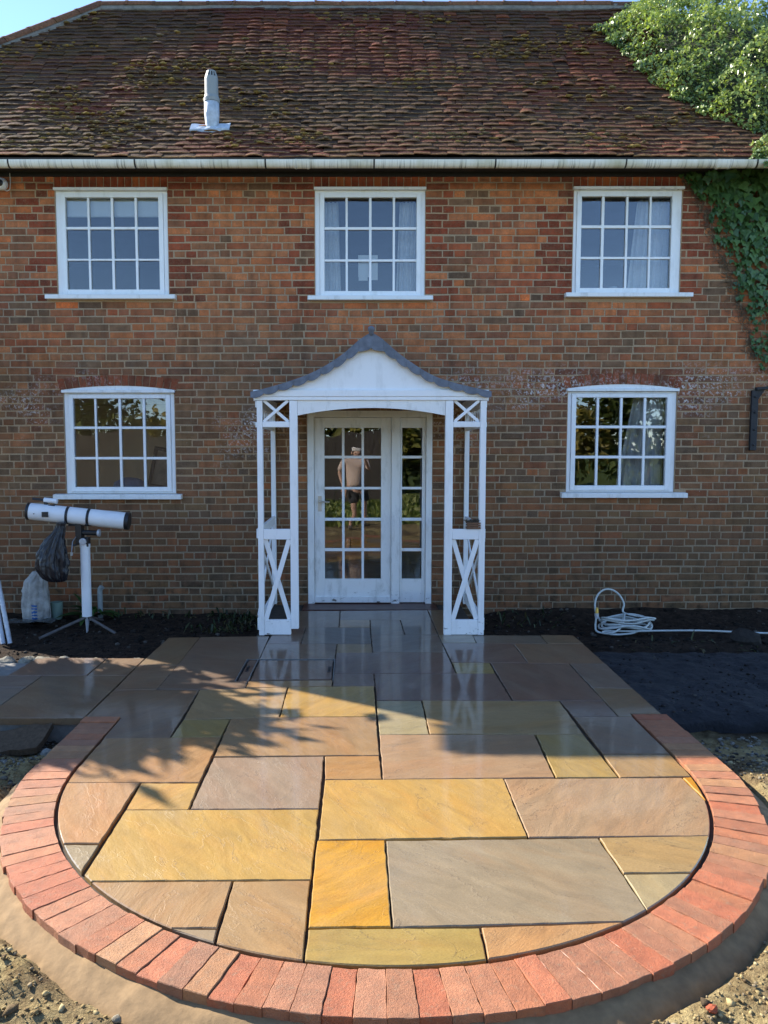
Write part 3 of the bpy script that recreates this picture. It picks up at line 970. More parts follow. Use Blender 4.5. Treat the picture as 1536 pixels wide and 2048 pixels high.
CH = 0.0755
pieces = []
zi = 0
z = -0.21
while z < 4.46:
    hd = (zi % 2 == 1)
    mod = 0.1205 if hd else 0.241
    z0, z1 = z + 0.0065, min(z + CH - 0.0065, 4.49)
    cuts = cuts_at(z0, z1)
    segs = []
    x = HX0
    for a, b in cuts:
        if a - 0.006 > x: segs.append((x, a - 0.006))
        x = max(x, b + 0.006)
    segs.append((x, HX1))
    for sa, sb in segs:
        x = sa
        first = True
        while x < sb - 0.03:
            w = mod * br.gauss(1, 0.035)
            if not hd and br.random() < 0.16: w = 0.1205 * br.gauss(1, 0.04)
            if hd and br.random() < 0.14: w = 0.241 * br.gauss(1, 0.03)
            if first and hd: w = 0.062 if br.random() < 0.5 else 0.18
            elif first and not hd: w = 0.241
            first = False
            xe = min(x + w, sb)
            if sb - xe < 0.045: xe = sb
            jt = br.uniform(0.010, 0.0165)
            wv = 0.0035 * math.sin(x * 1.3 + zi * 0.4) + 0.002 * math.sin(x * 4.1 + zi)
            pieces.append((x, xe - (jt if xe < sb else 0.0), z0 + wv + br.gauss(0, 0.0015), z1 + wv + br.gauss(0, 0.0015), w > 0.2))
            x = xe
    z += CH
    zi += 1
main_view = lambda p: -3.75 < p[0] and p[1] < 3.35 and p[2] > 0.1 and not (-1.0 < (p[0] + p[1]) / 2 < 1.15 and p[2] < 2.3)
order = sorted(range(len(pieces)), key=lambda i: -((pieces[i][1] - pieces[i][0]) * (pieces[i][3] - pieces[i][2])) * (1 if main_view(pieces[i]) else 0))
single = set(order[:244])
rest = MB()
for i, p in enumerate(pieces):
    c = brick_colour((p[0] + p[1]) / 2, (p[2] + p[3]) / 2, br)
    g = brick_mesh(*p[:4], c, br)
    if i in single:
        m1 = MB(); m1.add(*g); o = part(m1.build('brick', M['brick']), wall)
    else: rest.add(*g)
# arches (two ground floor windows) and upright brick heads (three upper windows)
for k, w in WIN.items():
    if 'arch' in w:
        ax0, ax1, zs, zc, dp = w['arch']
        mid, hw = (ax0 + ax1) / 2, (ax1 - ax0) / 2
        n = 17
        inn = lambda u: (mid + hw * u, zs + (zc - zs) * (1 - u * u))
        for i in range(n):
            u0, u1 = -1 + 2 * i / n + 0.007, -1 + 2 * (i + 1) / n - 0.007
            a, b = inn(u0), inn(u1)
            la, lb = (u0 * 0.10, u1 * 0.10)
            c_, d_ = (b[0] + lb * 0.28, b[1] + dp), (a[0] + la * 0.28, a[1] + dp)
            f = -0.008 + br.gauss(0, 0.0012)
            q = [a, b, c_, d_]
            V = [(p[0], f, p[1]) for p in q] + [(p[0], 0.03, p[1]) for p in q]
            cc = lin(*br.choice([(112, 66, 52), (104, 60, 48), (120, 72, 56), (92, 60, 52)]), 1.35)
            m1 = MB(); m1.add(V, [(0, 1, 2, 3), (1, 0, 4, 5), (2, 1, 5, 6), (3, 2, 6, 7), (0, 3, 7, 4)], cc)
            part(m1.build('brick', M['brick']), wall) if i % 2 == 0 else rest.add(V, [(0, 1, 2, 3), (1, 0, 4, 5), (2, 1, 5, 6), (3, 2, 6, 7), (0, 3, 7, 4)], cc)
    else:
        h = w['h']
        n = int((h[1] - h[0]) / 0.073)
        for i in range(n):
            x0 = h[0] + (h[1] - h[0]) * i / n + 0.004; x1 = h[0] + (h[1] - h[0]) * (i + 1) / n - 0.004
            g = brick_mesh(x0, x1, h[3] + 0.006, h[3] + 0.12, lin(*br.choice([(120, 62, 46), (110, 56, 44), (132, 70, 48), (140, 82, 52)]), 1.35), br)
            if i % 2 == 0 and i < 26:
                m1 = MB(); m1.add(*g); part(m1.build('brick', M['brick']), wall)
            else: rest.add(*g)
part(rest.build('brickwork', M['brick'], kind='stuff'), wall)

# ---- windows
def bars(mb, a, b, c, d): mb.box(a, b, c, d)


wr = random.Random(5)
pane_mesh = {}


def pane(x0, x1, z0, z1, y, parent):
    """a pane in its rebate, each set at a slightly different angle"""
    mb = MB()
    t1, t2 = wr.gauss(0, 0.0016), wr.gauss(0, 0.0016)
    cx, cz = (x0 + x1) / 2, (z0 + z1) / 2
    yy = lambda x, z: y + (x - cx) * t1 + (z - cz) * t2
    x0 -= 0.004; x1 += 0.004; z0 -= 0.004; z1 += 0.004
    V = [(x0, yy(x0, z0), z0), (x1, yy(x1, z0), z0), (x1, yy(x1, z1), z1), (x0, yy(x0, z1), z1)]
    V += [(p[0], p[1] + 0.004, p[2]) for p in V]
    mb.add(V, [(0, 1, 2, 3), (7, 6, 5, 4), (1, 0, 4, 5), (2, 1, 5, 6), (3, 2, 6, 7), (0, 3, 7, 4)])
    return part(mb.build('pane', M['glass']), parent)


def frame_ring(mb, o, i, y0, y1):
    """rectangular ring between outer o and inner i (x0,x1,z0,z1)"""
    mb.box(o[0], i[0], y0, y1, o[2], o[3]); mb.box(i[1], o[1], y0, y1, o[2], o[3])
    mb.box(i[0], i[1], y0, y1, o[2], i[2]); mb.box(i[0], i[1], y0, y1, i[3], o[3])


windows = {}
for k, w in WIN.items():
    o = w['o']; c = w['c']; r = sorted(w['r'])
    gx0, gx1, gz0, gz1 = c[0][0], c[-1][1], r[0][0], r[-1][1]
    sash_o = (gx0 - 0.047, gx1 + 0.047, gz0 - 0.05, gz1 + 0.043)
    mb = MB(); frame_ring(mb, (o[0] + 0.001, o[1] - 0.001, o[2] + 0.001, o[3] - 0.001), (sash_o[0] - 0.002, sash_o[1] + 0.002, sash_o[2] - 0.002, sash_o[3] + 0.002), 0.012, 0.11)
    win = part(mb.build('window', M['paint'], bevel=0.003), house)
    win['label'] = 'white ' + WLAB[k]
    windows[k] = win
    mb = MB(); frame_ring(mb, sash_o, (gx0, gx1, gz0, gz1), -0.004, 0.06)
    part(mb.build('sash', M['paint'], bevel=0.004), win)
    for a, b in zip(c[:-1], c[1:]):
        mb = MB(); mb.box(a[1], b[0], 0.006, 0.045, gz0, gz1); part(mb.build('glazing_bar', M['paint'], bevel=0.004), win)
    for a, b in zip(r[:-1], r[1:]):
        mb = MB(); mb.box(gx0, gx1, 0.0085, 0.042, a[1], b[0]); part(mb.build('glazing_bar', M['paint'], bevel=0.004), win)
    for a in c:
        for b in r: pane(a[0], a[1], b[0], b[1], 0.026, win)
    s = w['s']
    mb = MB(); mb.add([(s[0], -0.075, s[2]), (s[1], -0.075, s[2]), (s[1], -0.075, s[3] - 0.008), (s[0], -0.075, s[3] - 0.008), (s[0], 0.012, s[2]), (s[1], 0.012, s[2]), (s[1], 0.012, s[3] - 0.001), (s[0], 0.012, s[3] - 0.001)],
                      [(0, 1, 2, 3), (3, 2, 6, 7), (1, 5, 6, 2), (0, 3, 7, 4), (1, 0, 4, 5)])
    part(mb.build('sill', M['old_paint'], bevel=0.004), win)
    h = w['h']
    mb = MB(); mb.box(h[0], h[1], -0.035, 0.09, h[2] + 0.001, h[3] - 0.002)
    part(mb.build('drip_board', M['old_paint'], bevel=0.003), win)
    if 'arch' in w:
        ax0, ax1, zs, zc, dp = w['arch']
        n = 20; top = []
        for i in range(n + 1):
            u = -1 + 2 * i / n
            top.append(((ax0 + ax1) / 2 + (ax1 - ax0) / 2 * u * 0.985, zs + (zc - zs) * (1 - u * u) - 0.003))
        V = [(p[0], -0.001, p[1]) for p in top] + [(p[0], -0.001, h[3] - 0.004) for p in top]
        V += [(p[0], 0.05, p[2]) for p in V]
        m = n + 1
        Fs = [(m + i, m + i + 1, i + 1, i) for i in range(n)] + [(i, i + 1, 2 * m + i + 1, 2 * m + i) for i in range(n)]
        mb = MB(); mb.add(V, Fs); part(mb.build('arch_panel', M['old_paint']), win)

# ---- front door with side light
dx = [-0.58, -0.507, 0.31, 0.406, 0.678, 0.745]
door = part(empty('door', (0, 0, 0)), house)
door['label'] = 'white glazed front door with a narrow side light'
mb = MB()
mb.box(dx[0] + 0.001, dx[1] - 0.003, -0.012, 0.1, -0.06, 2.06); mb.box(dx[4] + 0.003, dx[5] - 0.001, -0.012, 0.1, -0.06, 2.06)
mb.box(dx[2] + 0.003, dx[3] - 0.003, -0.012, 0.1, -0.03, 1.99); mb.box(dx[1] - 0.003, dx[4] + 0.003, -0.012, 0.1, 1.99, 2.06)
part(mb.build('door_frame', M['old_paint'], bevel=0.004), door)
rows = [(0.261, 0.559), (0.592, 0.888), (0.92, 1.225), (1.252, 1.555), (1.584, 1.879)]
for cols_, ox0, ox1, nm in (([(-0.4, -0.214), (-0.187, -0.005), (0.021, 0.203)], dx[1], dx[2], 'door_leaf'), ([(0.427, 0.641)], dx[3], dx[4], 'side_light')):
    mb = MB(); frame_ring(mb, (ox0, ox1, 0.004, 1.987), (cols_[0][0], cols_[-1][1], rows[0][0], rows[-1][1]), 0.012, 0.06)
    leaf = part(mb.build(nm, M['old_paint'], bevel=0.004), door)
    for a, b in zip(cols_[:-1], cols_[1:]):
        m1 = MB(); m1.box(a[1], b[0], 0.02, 0.05, rows[0][0], rows[-1][1]); part(m1.build('glazing_bar', M['paint'], bevel=0.003), door)
    for a, b in zip(rows[:-1], rows[1:]):
        m1 = MB(); m1.box(cols_[0][0], cols_[-1][1], 0.0225, 0.048, a[1], b[0]); part(m1.build('glazing_bar', M['paint'], bevel=0.003), door)
    for a in cols_:
        for b in rows: pane(a[0], a[1], b[0], b[1], 0.033, door)
mb = MB(); mb.box(dx[1], dx[2], -0.012, 0.0118, 0.006, 0.07); part(mb.build('weather_board', M['old_paint'], bevel=0.004), door)
mb = MB(); mb.box(-0.47, -0.432, 0.004, 0.0118, 0.99, 1.155)
mb.tube([(-0.451, 0.004, 1.10), (-0.451, -0.045, 1.10), (-0.44, -0.052, 1.10), (-0.345, -0.052, 1.094)], 0.009, 8)
mb.lathe([(0.012, 0), (0.012, 0.004)], 12, (-0.451, 0.004, 1.03), (0, -1, 0))
part(mb.build('handle', simple('door_handle_metal', (0.6, 0.56, 0.48), 0.35, 20, 0.1, 0, Metallic=0.6)), door)
mb = MB(); mb.box(-0.62, 0.79, -0.33, 0.05, -0.1, -0.004)
part(mb.build('threshold', simple('quarry_tile_step', lin(92, 52, 40, 0.7), 0.4, 14, 0.3, 0.3, 0.004), bevel=0.006), door)

# ---- rooms behind the glass
def room(name, x0, x1, y0, y1, z0, z1, mat=None, hole=None):
    m1 = MB()
    V = [(x0, y0, z0), (x1, y0, z0), (x1, y1, z0), (x0, y1, z0), (x0, y0, z1), (x1, y0, z1), (x1, y1, z1), (x0, y1, z1)]
    m1.add(V, [(4, 7, 6, 5), (1, 5, 6, 2), (2, 6, 7, 3)] + ([] if hole else [(3, 7, 4, 0)]))
    if hole:
        for a, b, c, d in ((y0, y1, z0, hole[2]), (y0, y1, hole[3], z1), (y0, hole[0], hole[2], hole[3]), (hole[1], y1, hole[2], hole[3])):
            m1.add([(x0, a, c), (x0, b, c), (x0, b, d), (x0, a, d)], [(0, 1, 2, 3)])
    o = part(m1.build('room', mat or M['room']), house)
    m2 = MB(); m2.add([V[0], V[1], V[2], V[3]], [(0, 1, 2, 3)]); part(m2.build('room_floor', M['boards']), o)


room('l', -4.885, -1.3, 0.245, 4.2, 0.0, 2.36, None, ADDED_GW)
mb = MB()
for yy in (ADDED_GW[0] + 0.03, 2.2, ADDED_GW[1] - 0.03): mb.box(HX0 + 0.05, HX0 + 0.12, yy - 0.03, yy + 0.03, ADDED_GW[2] + 0.061, ADDED_GW[3] - 0.061)
for zz in (ADDED_GW[2] + 0.03, ADDED_GW[3] - 0.03): mb.box(HX0 + 0.05, HX0 + 0.12, ADDED_GW[0], ADDED_GW[1], zz - 0.03, zz + 0.03)
added_gw = part(mb.build('window', M['paint']), house); added_gw['label'] = 'white window added in the unseen left gable to let sun in'
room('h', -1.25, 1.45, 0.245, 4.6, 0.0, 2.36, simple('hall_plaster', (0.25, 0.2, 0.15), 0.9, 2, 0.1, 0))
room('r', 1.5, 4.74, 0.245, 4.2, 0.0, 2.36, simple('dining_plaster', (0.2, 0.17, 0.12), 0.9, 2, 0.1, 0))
blue_room = simple('sky_tinted_plaster', (0.16, 0.18, 0.23), 0.9, 2, 0.1, 0)  # blue tint stands in for the sky's reflection in the upper panes
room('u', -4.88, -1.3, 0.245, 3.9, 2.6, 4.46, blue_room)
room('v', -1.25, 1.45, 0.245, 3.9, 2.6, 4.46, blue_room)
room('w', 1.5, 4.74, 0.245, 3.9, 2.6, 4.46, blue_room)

# ---- roof
SEG = []
Yp, Zp = -0.40, 4.505
DS = 0.005
for k in range(805):
    a = R(41 + 6.5 * min(1, k / 250.0))
    SEG.append((Yp, Zp, a))
    Yp += DS * math.cos(a); Zp += DS * math.sin(a)
SLOPE = 804 * DS


def prof(s):
    k = max(0, min(803, s / DS)); i = int(k)
    y, z, a = SEG[i]
    d = s - i * DS
    return y + d * math.cos(a), z + d * math.sin(a), a


RY, RZ, _ = prof(SLOPE)
RX0, RX1 = -3.42, 3.75            # ends of the ridge
VX0, VX1 = -5.26, 5.15            # verges


def hip_x(s, side):
    """left / right limit of the front slope at distance s up the slope"""
    s0 = 1.72
    if side < 0:
        return VX0 if s <= s0 else VX0 + (RX0 - VX0) * (s - s0) / (SLOPE - s0)
    return VX1 if s <= s0 else VX1 + (RX1 - VX1) * (s - s0) / (SLOPE - s0)


mb = MB()
ks = np.linspace(0, SLOPE, 24)
pr_ = [prof(s) for s in ks]
for (s0, a), (s1, b) in zip(zip(ks, pr_), zip(ks[1:], pr_[1:])):
    mb.add([(hip_x(s0, -1), a[0], a[1] - 0.03), (hip_x(s0, 1), a[0], a[1] - 0.03), (hip_x(s1, 1), b[0], b[1] - 0.03), (hip_x(s1, -1), b[0], b[1] - 0.03)], [(0, 1, 2, 3)])
# back slope and half hips
y17, z17, _ = prof(1.72)
mb.add([(VX0, 5.3, 4.45), (VX1, 5.3, 4.45), (VX1, 2 * RY - y17, z17), (RX1, RY, RZ - 0.03), (RX0, RY, RZ - 0.03), (VX0, 2 * RY - y17, z17)], [(5, 4, 3, 2, 1, 0)])
for vx, rx in ((VX0, RX0), (VX1, RX1)):
    mb.add([(vx, y17, z17 - 0.02), (vx, 2 * RY - y17, z17 - 0.02), (rx, RY, RZ - 0.04)], [(0, 1, 2)])
# soffit, keeps the eaves dark
mb.add([(VX0, -0.40, 4.475), (VX1, -0.40, 4.475), (VX1, 0.02, 4.50), (VX0, 0.02, 4.50)], [(0, 1, 2, 3)])
mb.add([(VX0, -0.40, 4.475), (VX1, -0.40, 4.475), (VX1, -0.395, 4.505), (VX0, -0.395, 4.505)], [(3, 2, 1, 0)])
roof = part(mb.build('roof', simple('roof_underlay', (0.03, 0.026, 0.022), 0.9, 8, 0.3, 0)), house)

tr = random.Random(33)
TCOL = [(108, 76, 64), (98, 70, 60), (114, 78, 64), (90, 68, 60), (106, 80, 68), (92, 72, 62), (118, 76, 62), (98, 80, 68)]


def tile_mesh(x0, x1, s, r, c):
    gauge = 0.155
    y0, z0, a0 = prof(s); y1, z1, a1 = prof(min(SLOPE, s + gauge))
    n0 = Vector((0, -math.sin(a0), math.cos(a0)))
    lift = 0.007 + max(0, r.gauss(0.003, 0.003)); cam_ = max(0.0005, r.gauss(0.0035, 0.003)) + (0.008 if r.random() < 0.08 else 0)
    skew = r.gauss(0, 0.0025); th = 0.013
    nn = 4
    V = []; C_ = []
    lip = max(0.1, min(1.0, 1.1 - s / SLOPE)) * (0.35 + 0.65 * r.random())  # sunlit edge painted into the tint: pale lip, darker head, fading upslope
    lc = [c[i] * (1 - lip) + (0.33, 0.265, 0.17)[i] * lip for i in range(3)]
    wob = 0.012 * math.sin(x0 * 1.1 + s * 0.7) + 0.006 * math.sin(x0 * 3.7 + s * 2.1)
    ds = r.gauss(0, 0.0035)
    for i in range(nn + 1):
        u = i / nn
        x = x0 + (x1 - x0) * u
        h = cam_ * (1 - (2 * u - 1) ** 2)
        hh = lift + h + wob + skew * (u - 0.5) * 2
        d = Vector((0, math.cos(a0), math.sin(a0))) * (ds)
        top = Vector((x, y0, z0)) + n0 * (hh + th) + d
        bot = Vector((x, y0, z0)) + n0 * hh + d
        hd = Vector((x, y1, z1)) + n0 * (th * 0.2 + h * 0.6 + wob)
        md_ = top.lerp(hd, 0.12) + n0 * 0.0012
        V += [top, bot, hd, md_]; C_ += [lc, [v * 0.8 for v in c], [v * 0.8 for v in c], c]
    Fs = []
    for i in range(nn):
        a, b = 4 * i, 4 * (i + 1)
        Fs += [(a, b, b + 3, a + 3), (a + 3, b + 3, b + 2, a + 2), (a + 1, b + 1, b, a)]
    Fs += [(1, 0, 3, 2), (4 * nn, 4 * nn + 1, 4 * nn + 2, 4 * nn + 3)]
    return V, Fs, C_


tiles = []
s = 0.0
row = 0
GA = 0.1008
while s < SLOPE - 0.04:
    xa, xb = hip_x(s, -1), hip_x(s, 1)
    x = xa + (0.0825 if row % 2 else 0.0) - 0.165
    while x < xb:
        w = 0.165 + tr.gauss(0, 0.002)
        if x + w > xa + 0.03 and x < xb - 0.03:
            red = float(fbm(np.array(x * 0.7 + 8), np.array(s * 0.9), 3)) + 0.05 * (x / 3) + 0.10 * (s / SLOPE - 0.4)
            c = tr.choice(TCOL)
            if red > 0.06: c = tr.choice([(120, 72, 60), (114, 66, 56), (124, 78, 64), (106, 64, 56)])
            if red < -0.10: c = tr.choice([(100, 80, 68), (90, 76, 66), (106, 86, 72), (84, 68, 60)])
            if tr.random() < 0.012: c = (142, 88, 66)
            kk = tr.uniform(0.8, 1.15)
            tiles.append((max(x, xa) + 0.0015, min(x + w, xb) - 0.0015, s, lin(*[v * kk for v in c], 0.6), row))
        x += w
    s += GA
    row += 1
rest = MB()
cnt = 0
for t in tiles:
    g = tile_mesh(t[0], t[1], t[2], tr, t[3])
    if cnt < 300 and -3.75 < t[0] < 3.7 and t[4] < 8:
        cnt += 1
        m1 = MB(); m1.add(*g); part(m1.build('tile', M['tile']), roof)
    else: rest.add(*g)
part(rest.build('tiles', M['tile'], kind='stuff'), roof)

# half-round ridge and hip tiles on mortar
def ridge_tile(p, q, r0, parent):
    p, q = Vector(p), Vector(q)
    a = (q - p).normalized(); t = a.cross(Vector((0, 0, 1))).normalized(); u = t.cross(a)
    m1 = MB(); V = []; n = 10
    for e, rr in ((p, r0 * 1.06), (p + a * 0.03, r0 * 1.06), (p + a * 0.031, r0), (q, r0)):
        for k in range(n + 1):
            g = math.pi * k / n
            V.append(e + t * math.cos(g) * rr + u * math.sin(g) * rr * 0.85)
    m = n + 1
    Fs = [(i * m + k, i * m + k + 1, (i + 1) * m + k + 1, (i + 1) * m + k) for i in range(3) for k in range(n)]
    Fs += [tuple(range(m))]
    m1.add(V, Fs, lin(*tr.choice([(118, 92, 78), (108, 86, 76), (126, 98, 82), (100, 82, 74)]), 0.8))
    return part(m1.build('ridge_tile', M['tile'], smooth=False), parent)


x = RX0
while x < RX1:
    ridge_tile((x, RY + tr.gauss(0, 0.004), RZ - 0.035 + tr.gauss(0, 0.004)), (min(x + 0.345, RX1), RY, RZ - 0.035 + tr.gauss(0, 0.003)), 0.105, roof)
    x += 0.35
for vx, rx in ((VX0, RX0), (VX1, RX1)):
    A_, B_ = Vector((vx, y17, z17)), Vector((rx, RY, RZ))
    L = (B_ - A_).length; k = int(L / 0.34)
    for i in range(k):
        ridge_tile(A_ + (B_ - A_) * (i / k) - Vector((0, 0, 0.02)), A_ + (B_ - A_) * ((i + 0.985) / k) - Vector((0, 0, 0.02)), 0.10, roof)
mb = MB(); mb.tube([(RX0 - 0.05, RY, RZ - 0.06), (RX1, RY, RZ - 0.06)], 0.105, 10); mb.tube([(VX0, y17, z17 - 0.05), (RX0, RY, RZ - 0.06)], 0.10, 10)
part(mb.build('ridge_mortar', M['concrete']), roof)

# moss cushions caught on the tile edges
mo = random.Random(8)
_ico = bmesh.new(); bmesh.ops.create_icosphere(_ico, subdivisions=1, radius=1.0)
ICO_V = [tuple(v.co) for v in _ico.verts]; ICO_F = [tuple(v.index for v in f.verts) for f in _ico.faces]
_ico.free()
mb = MB()
n = 0
while n < 1700:
    s = mo.uniform(0.02, SLOPE - 0.3); x = mo.uniform(-4.6, 3.6)
    d = float(fbm(np.array(x * 1.2), np.array(s * 2.2 + 9), 4))
    if d < 0.02 + 0.12 * mo.random() or x < hip_x(s, -1) + 0.15: continue
    s = round(s / GA) * GA + mo.uniform(-0.01, 0.02)
    y, z, a = prof(max(0, s))
    nv = Vector((0, -math.sin(a), math.cos(a)))
    r0 = 0.004 + 0.016 * mo.random() ** 2
    cc = lin(*mo.choice([(140, 112, 52), (116, 94, 50), (156, 126, 58), (104, 86, 54), (124, 106, 66)]), 0.8)
    ctr = Vector((x, y, z)) + nv * 0.028
    V = [ctr + Vector((v[0] * r0 * mo.uniform(1.5, 3.5), v[1] * r0 * 1.1, v[2] * r0 * 0.9)) * mo.uniform(0.75, 1.25) for v in ICO_V]
    mb.add(V, ICO_F, cc)
    n += 1
part(mb.build('moss', M['moss'], kind='stuff'), roof)

# ---- gutter
gj = [-4.64, -3.419, -2.196, -0.934, 0.117, 1.291, 2.553, 3.82, 5.1]
for a, b in zip(gj[:-1], gj[1:]):
    V = []; n = 12
    for x in (a + 0.008, b - 0.008):
        for rr in (0.050, 0.044):
            for k in range(n + 1):
                g = math.pi * k / n
                V.append((x, -0.475 + rr * math.cos(g), 4.44 - rr * math.sin(g) * 1.32))
    m = n + 1
    Fs = [(k, k + 1, 2 * m + k + 1, 2 * m + k) for k in range(n)] + [(3 * m + k, 3 * m + k + 1, m + k + 1, m + k) for k in range(n)]
    Fs += [(0, 2 * m, 3 * m, m), (m + n, 3 * m + n, 2 * m + n, n)]
    mb = MB(); mb.add(V, Fs); part(mb.build('gutter_section', M['gutter'], smooth=False), house)
for x in gj[1:-1]:
    V = []; n = 12
    for xx in (x - 0.016, x + 0.012):
        for k in range(n + 1):
            g = math.pi * k / n
            V.append((xx, -0.475 + 0.0475 * math.cos(g), 4.44 - 0.0475 * math.sin(g) * 1.32))
    mb = MB(); m = n + 1
    mb.add(V, [(k, k + 1, m + k + 1, m + k) for k in range(n)])
    part(mb.build('gutter_joint', M['black']), house)
for x in (-0.582, 3.502):
    V = []; n = 12
    for xx, rr in ((x - 0.075, 0.053), (x - 0.055, 0.058), (x - 0.045, 0.054), (x + 0.045, 0.054), (x + 0.055, 0.058), (x + 0.075, 0.053)):
        for k in range(n + 1):
            g = math.pi * k / n
            V.append((xx, -0.475 + rr * math.cos(g), 4.44 - rr * math.sin(g) * 1.3))
    mb = MB(); m = n + 1
    mb.add(V, [(i * m + k, i * m + k + 1, (i + 1) * m + k + 1, (i + 1) * m + k) for i in range(5) for k in range(n)])
    part(mb.build('gutter_union', M['gutter']), house)
mb = MB(); mb.box(VX0, VX1, -0.02, -0.001, 4.452, 4.497); part(mb.build('fascia', M['black']), house)

# ---- boiler flue in its lead flashing
fl = part(empty('flue', (-1.575, 0.1, 4.96)), house)
fl.location = Vector((-1.575, 0.1, 4.96)) - Vector(house.location)
fl['label'] = 'grey plastic flue pipe in a lead flashing'
mb = MB()
V = []
for i in range(9):
    x = -0.205 + 0.41 * i / 8
    for (yy, zz) in ((-0.06, -0.045), (-0.062, -0.012), (0.05, 0.085)):
        V.append((x, yy + rnd.gauss(0, 0.004), zz + rnd.gauss(0, 0.006)))
mb.add(V, [(3 * i + j, 3 * i + 3 + j, 3 * i + 4 + j, 3 * i + 1 + j) for i in range(8) for j in range(2)])
flash = mb.build('flashing', M['skylit_lead'], fl)
mb = MB(); mb.lathe([(0.062, -0.03), (0.066, 0.05), (0.078, 0.16), (0.077, 0.295)], 20, (0.01, 0.04, 0)); mb.build('lead_sleeve', M['skylit_lead'], fl, smooth=True)
pl = simple('grey_pvc', lin(170, 176, 174, 0.62), 0.5, 6, 0.08, 0)
mb = MB(); mb.lathe([(0.083, 0.29), (0.084, 0.325), (0.074, 0.345), (0.07, 0.36), (0.069, 0.52), (0.066, 0.54)], 24, (0.01, 0.04, 0)); mb.build('pipe', pl, fl)
mb = MB()
mb.lathe([(0.045, 0.53), (0.04, 0.59)], 20, (0.01, 0.04, 0))
capo = mb.build('cowl_core', M['black'], fl)
for k in range(12):
    g = 2 * math.pi * k / 12
    p = Vector((0.01 + 0.061 * math.cos(g), 0.04 + 0.061 * math.sin(g), 0.535)); q = Vector((0.01 + 0.043 * math.cos(g), 0.04 + 0.043 * math.sin(g), 0.592))
    m1 = MB(); m1.tube([p, q], 0.008, 5); m1.build('slat', pl, capo)
mb = MB(); mb.lathe([(0.05, 0.588), (0.046, 0.602), (0.02, 0.606)], 20, (0.01, 0.04, 0)); mb.build('cap', pl, fl)

# ================================================================== porch
porch = empty('porch', (0.08, -0.7, 0), label='white timber trellis porch with curved lead roof over the front door', cat='porch')
PF = -1.42


def pbox(name, x0, x1, y0, y1, z0, z1, mat='paint', parent=porch, bev=0.004):
    m1 = MB(); m1.box(x0, x1, y0, y1, z0, z1)
    return part(m1.build(name, M[mat], bevel=bev), parent)


def pbeam(name, p, q, w, d, up=(0, 1, 0), mat='paint', parent=porch):
    m1 = MB(); m1.beam(p, q, w, d, up)
    return part(m1.build(name, M[mat], bevel=0.003), parent)


YF0, YF1 = PF - 0.022, PF + 0.022
for (a, b, c, d) in ((-0.918, -0.870, -0.633, -0.565), (0.730, 0.797, 1.034, 1.086)):
    pbox('post', a, b, YF0, YF1 + 0.02, 0.0 if a > 0 else -0.004, 2.075)
    pbox('post', c, d, YF0, YF1 + 0.02, 0.0 if a > 0 else 0.055, 2.075)
    for z0, z1 in ((0.0, 0.136), (0.855, 0.949), (1.842, 1.894)):
        pbox('rail', b + 0.0005, c - 0.0005, YF0 + 0.003, YF1, z0 + 0.002, z1)
    for z0, z1, w in ((0.136, 0.855, 0.042), (1.894, 2.075, 0.026)):
        pbeam('cross_brace', (b + 0.012, PF - 0.006, z0), (c - 0.012, PF - 0.006, z1), w, 0.018)
        pbeam('cross_brace', (b + 0.012, PF + 0.013, z1), (c - 0.012, PF + 0.013, z0), w, 0.018)
# side frames back to the wall
for x in (-0.925, 1.085):
    xr = x + (-0.012 if x < 0 else 0.022)
    pbox('post', xr - 0.024, xr + 0.024, -0.062, -0.014, 0.0, 2.075)
    for z0, z1 in ((0.03, 0.14), (0.86, 0.945), (1.845, 1.89), (2.02, 2.075)):
        pbeam('rail', (x, YF1 + 0.022, (z0 + z1) / 2), (xr, -0.063, (z0 + z1) / 2), z1 - z0, 0.03, (1, 0, 0))
    pbeam('cross_brace', (x - 0.008, YF1 + 0.04, 0.15), (xr - 0.008, -0.08, 0.85), 0.04, 0.014, (1, 0, 0))
    pbeam('cross_brace', (x + 0.008, YF1 + 0.04, 0.85), (xr + 0.008, -0.08, 0.15), 0.04, 0.014, (1, 0, 0))
    for k in range(9):
        for sg in (-1, 1):
            y0 = -1.36 + 0.145 * k
            y1 = y0 + sg * 0.09
            if -1.38 < y1 < -0.07:
                pbeam('lattice_strip', (x + 0.006 * sg, y0, 1.89), (x + 0.006 * sg, y1, 2.02), 0.014, 0.008, (1, 0, 0), 'old_paint')
# head beam, valance, gable
pbox('beam', -0.935, 1.095, PF - 0.03, PF + 0.05, 2.077, 2.108)
pbox('fascia_board', -0.945, 1.10, PF - 0.036, PF + 0.03, 2.109, 2.167)
for x in (-0.925, 1.085):
    pbox('side_beam', x - 0.03, x + 0.03, PF + 0.052, -0.012, 2.077, 2.14)
n = 28
V = []
for y in (PF - 0.014, PF + 0.014):
    for i in range(n + 1):
        u = -1 + 2 * i / n
        x = 0.0825 + 0.646 * u
        V.append((x, y, 2.076)); V.append((x, y, 2.012 - 0.066 * u * u))
m = 2 * (n + 1)
Fs = []
for i in range(n):
    a = 2 * i
    Fs += [(a + 1, a + 3, a + 2, a), (m + a, m + a + 2, m + a + 3, m + a + 1), (a + 3, a + 1, m + a + 1, m + a + 3)]
mb = MB(); mb.add(V, Fs); part(mb.build('valance', M['old_paint']), porch)
TOPL = [(-0.965, 2.142), (-0.84, 2.172), (-0.709, 2.209), (-0.59, 2.246), (-0.473, 2.289), (-0.38, 2.332), (-0.296, 2.379), (-0.205, 2.436), (-0.119, 2.502), (-0.03, 2.585), (0.08, 2.655)]
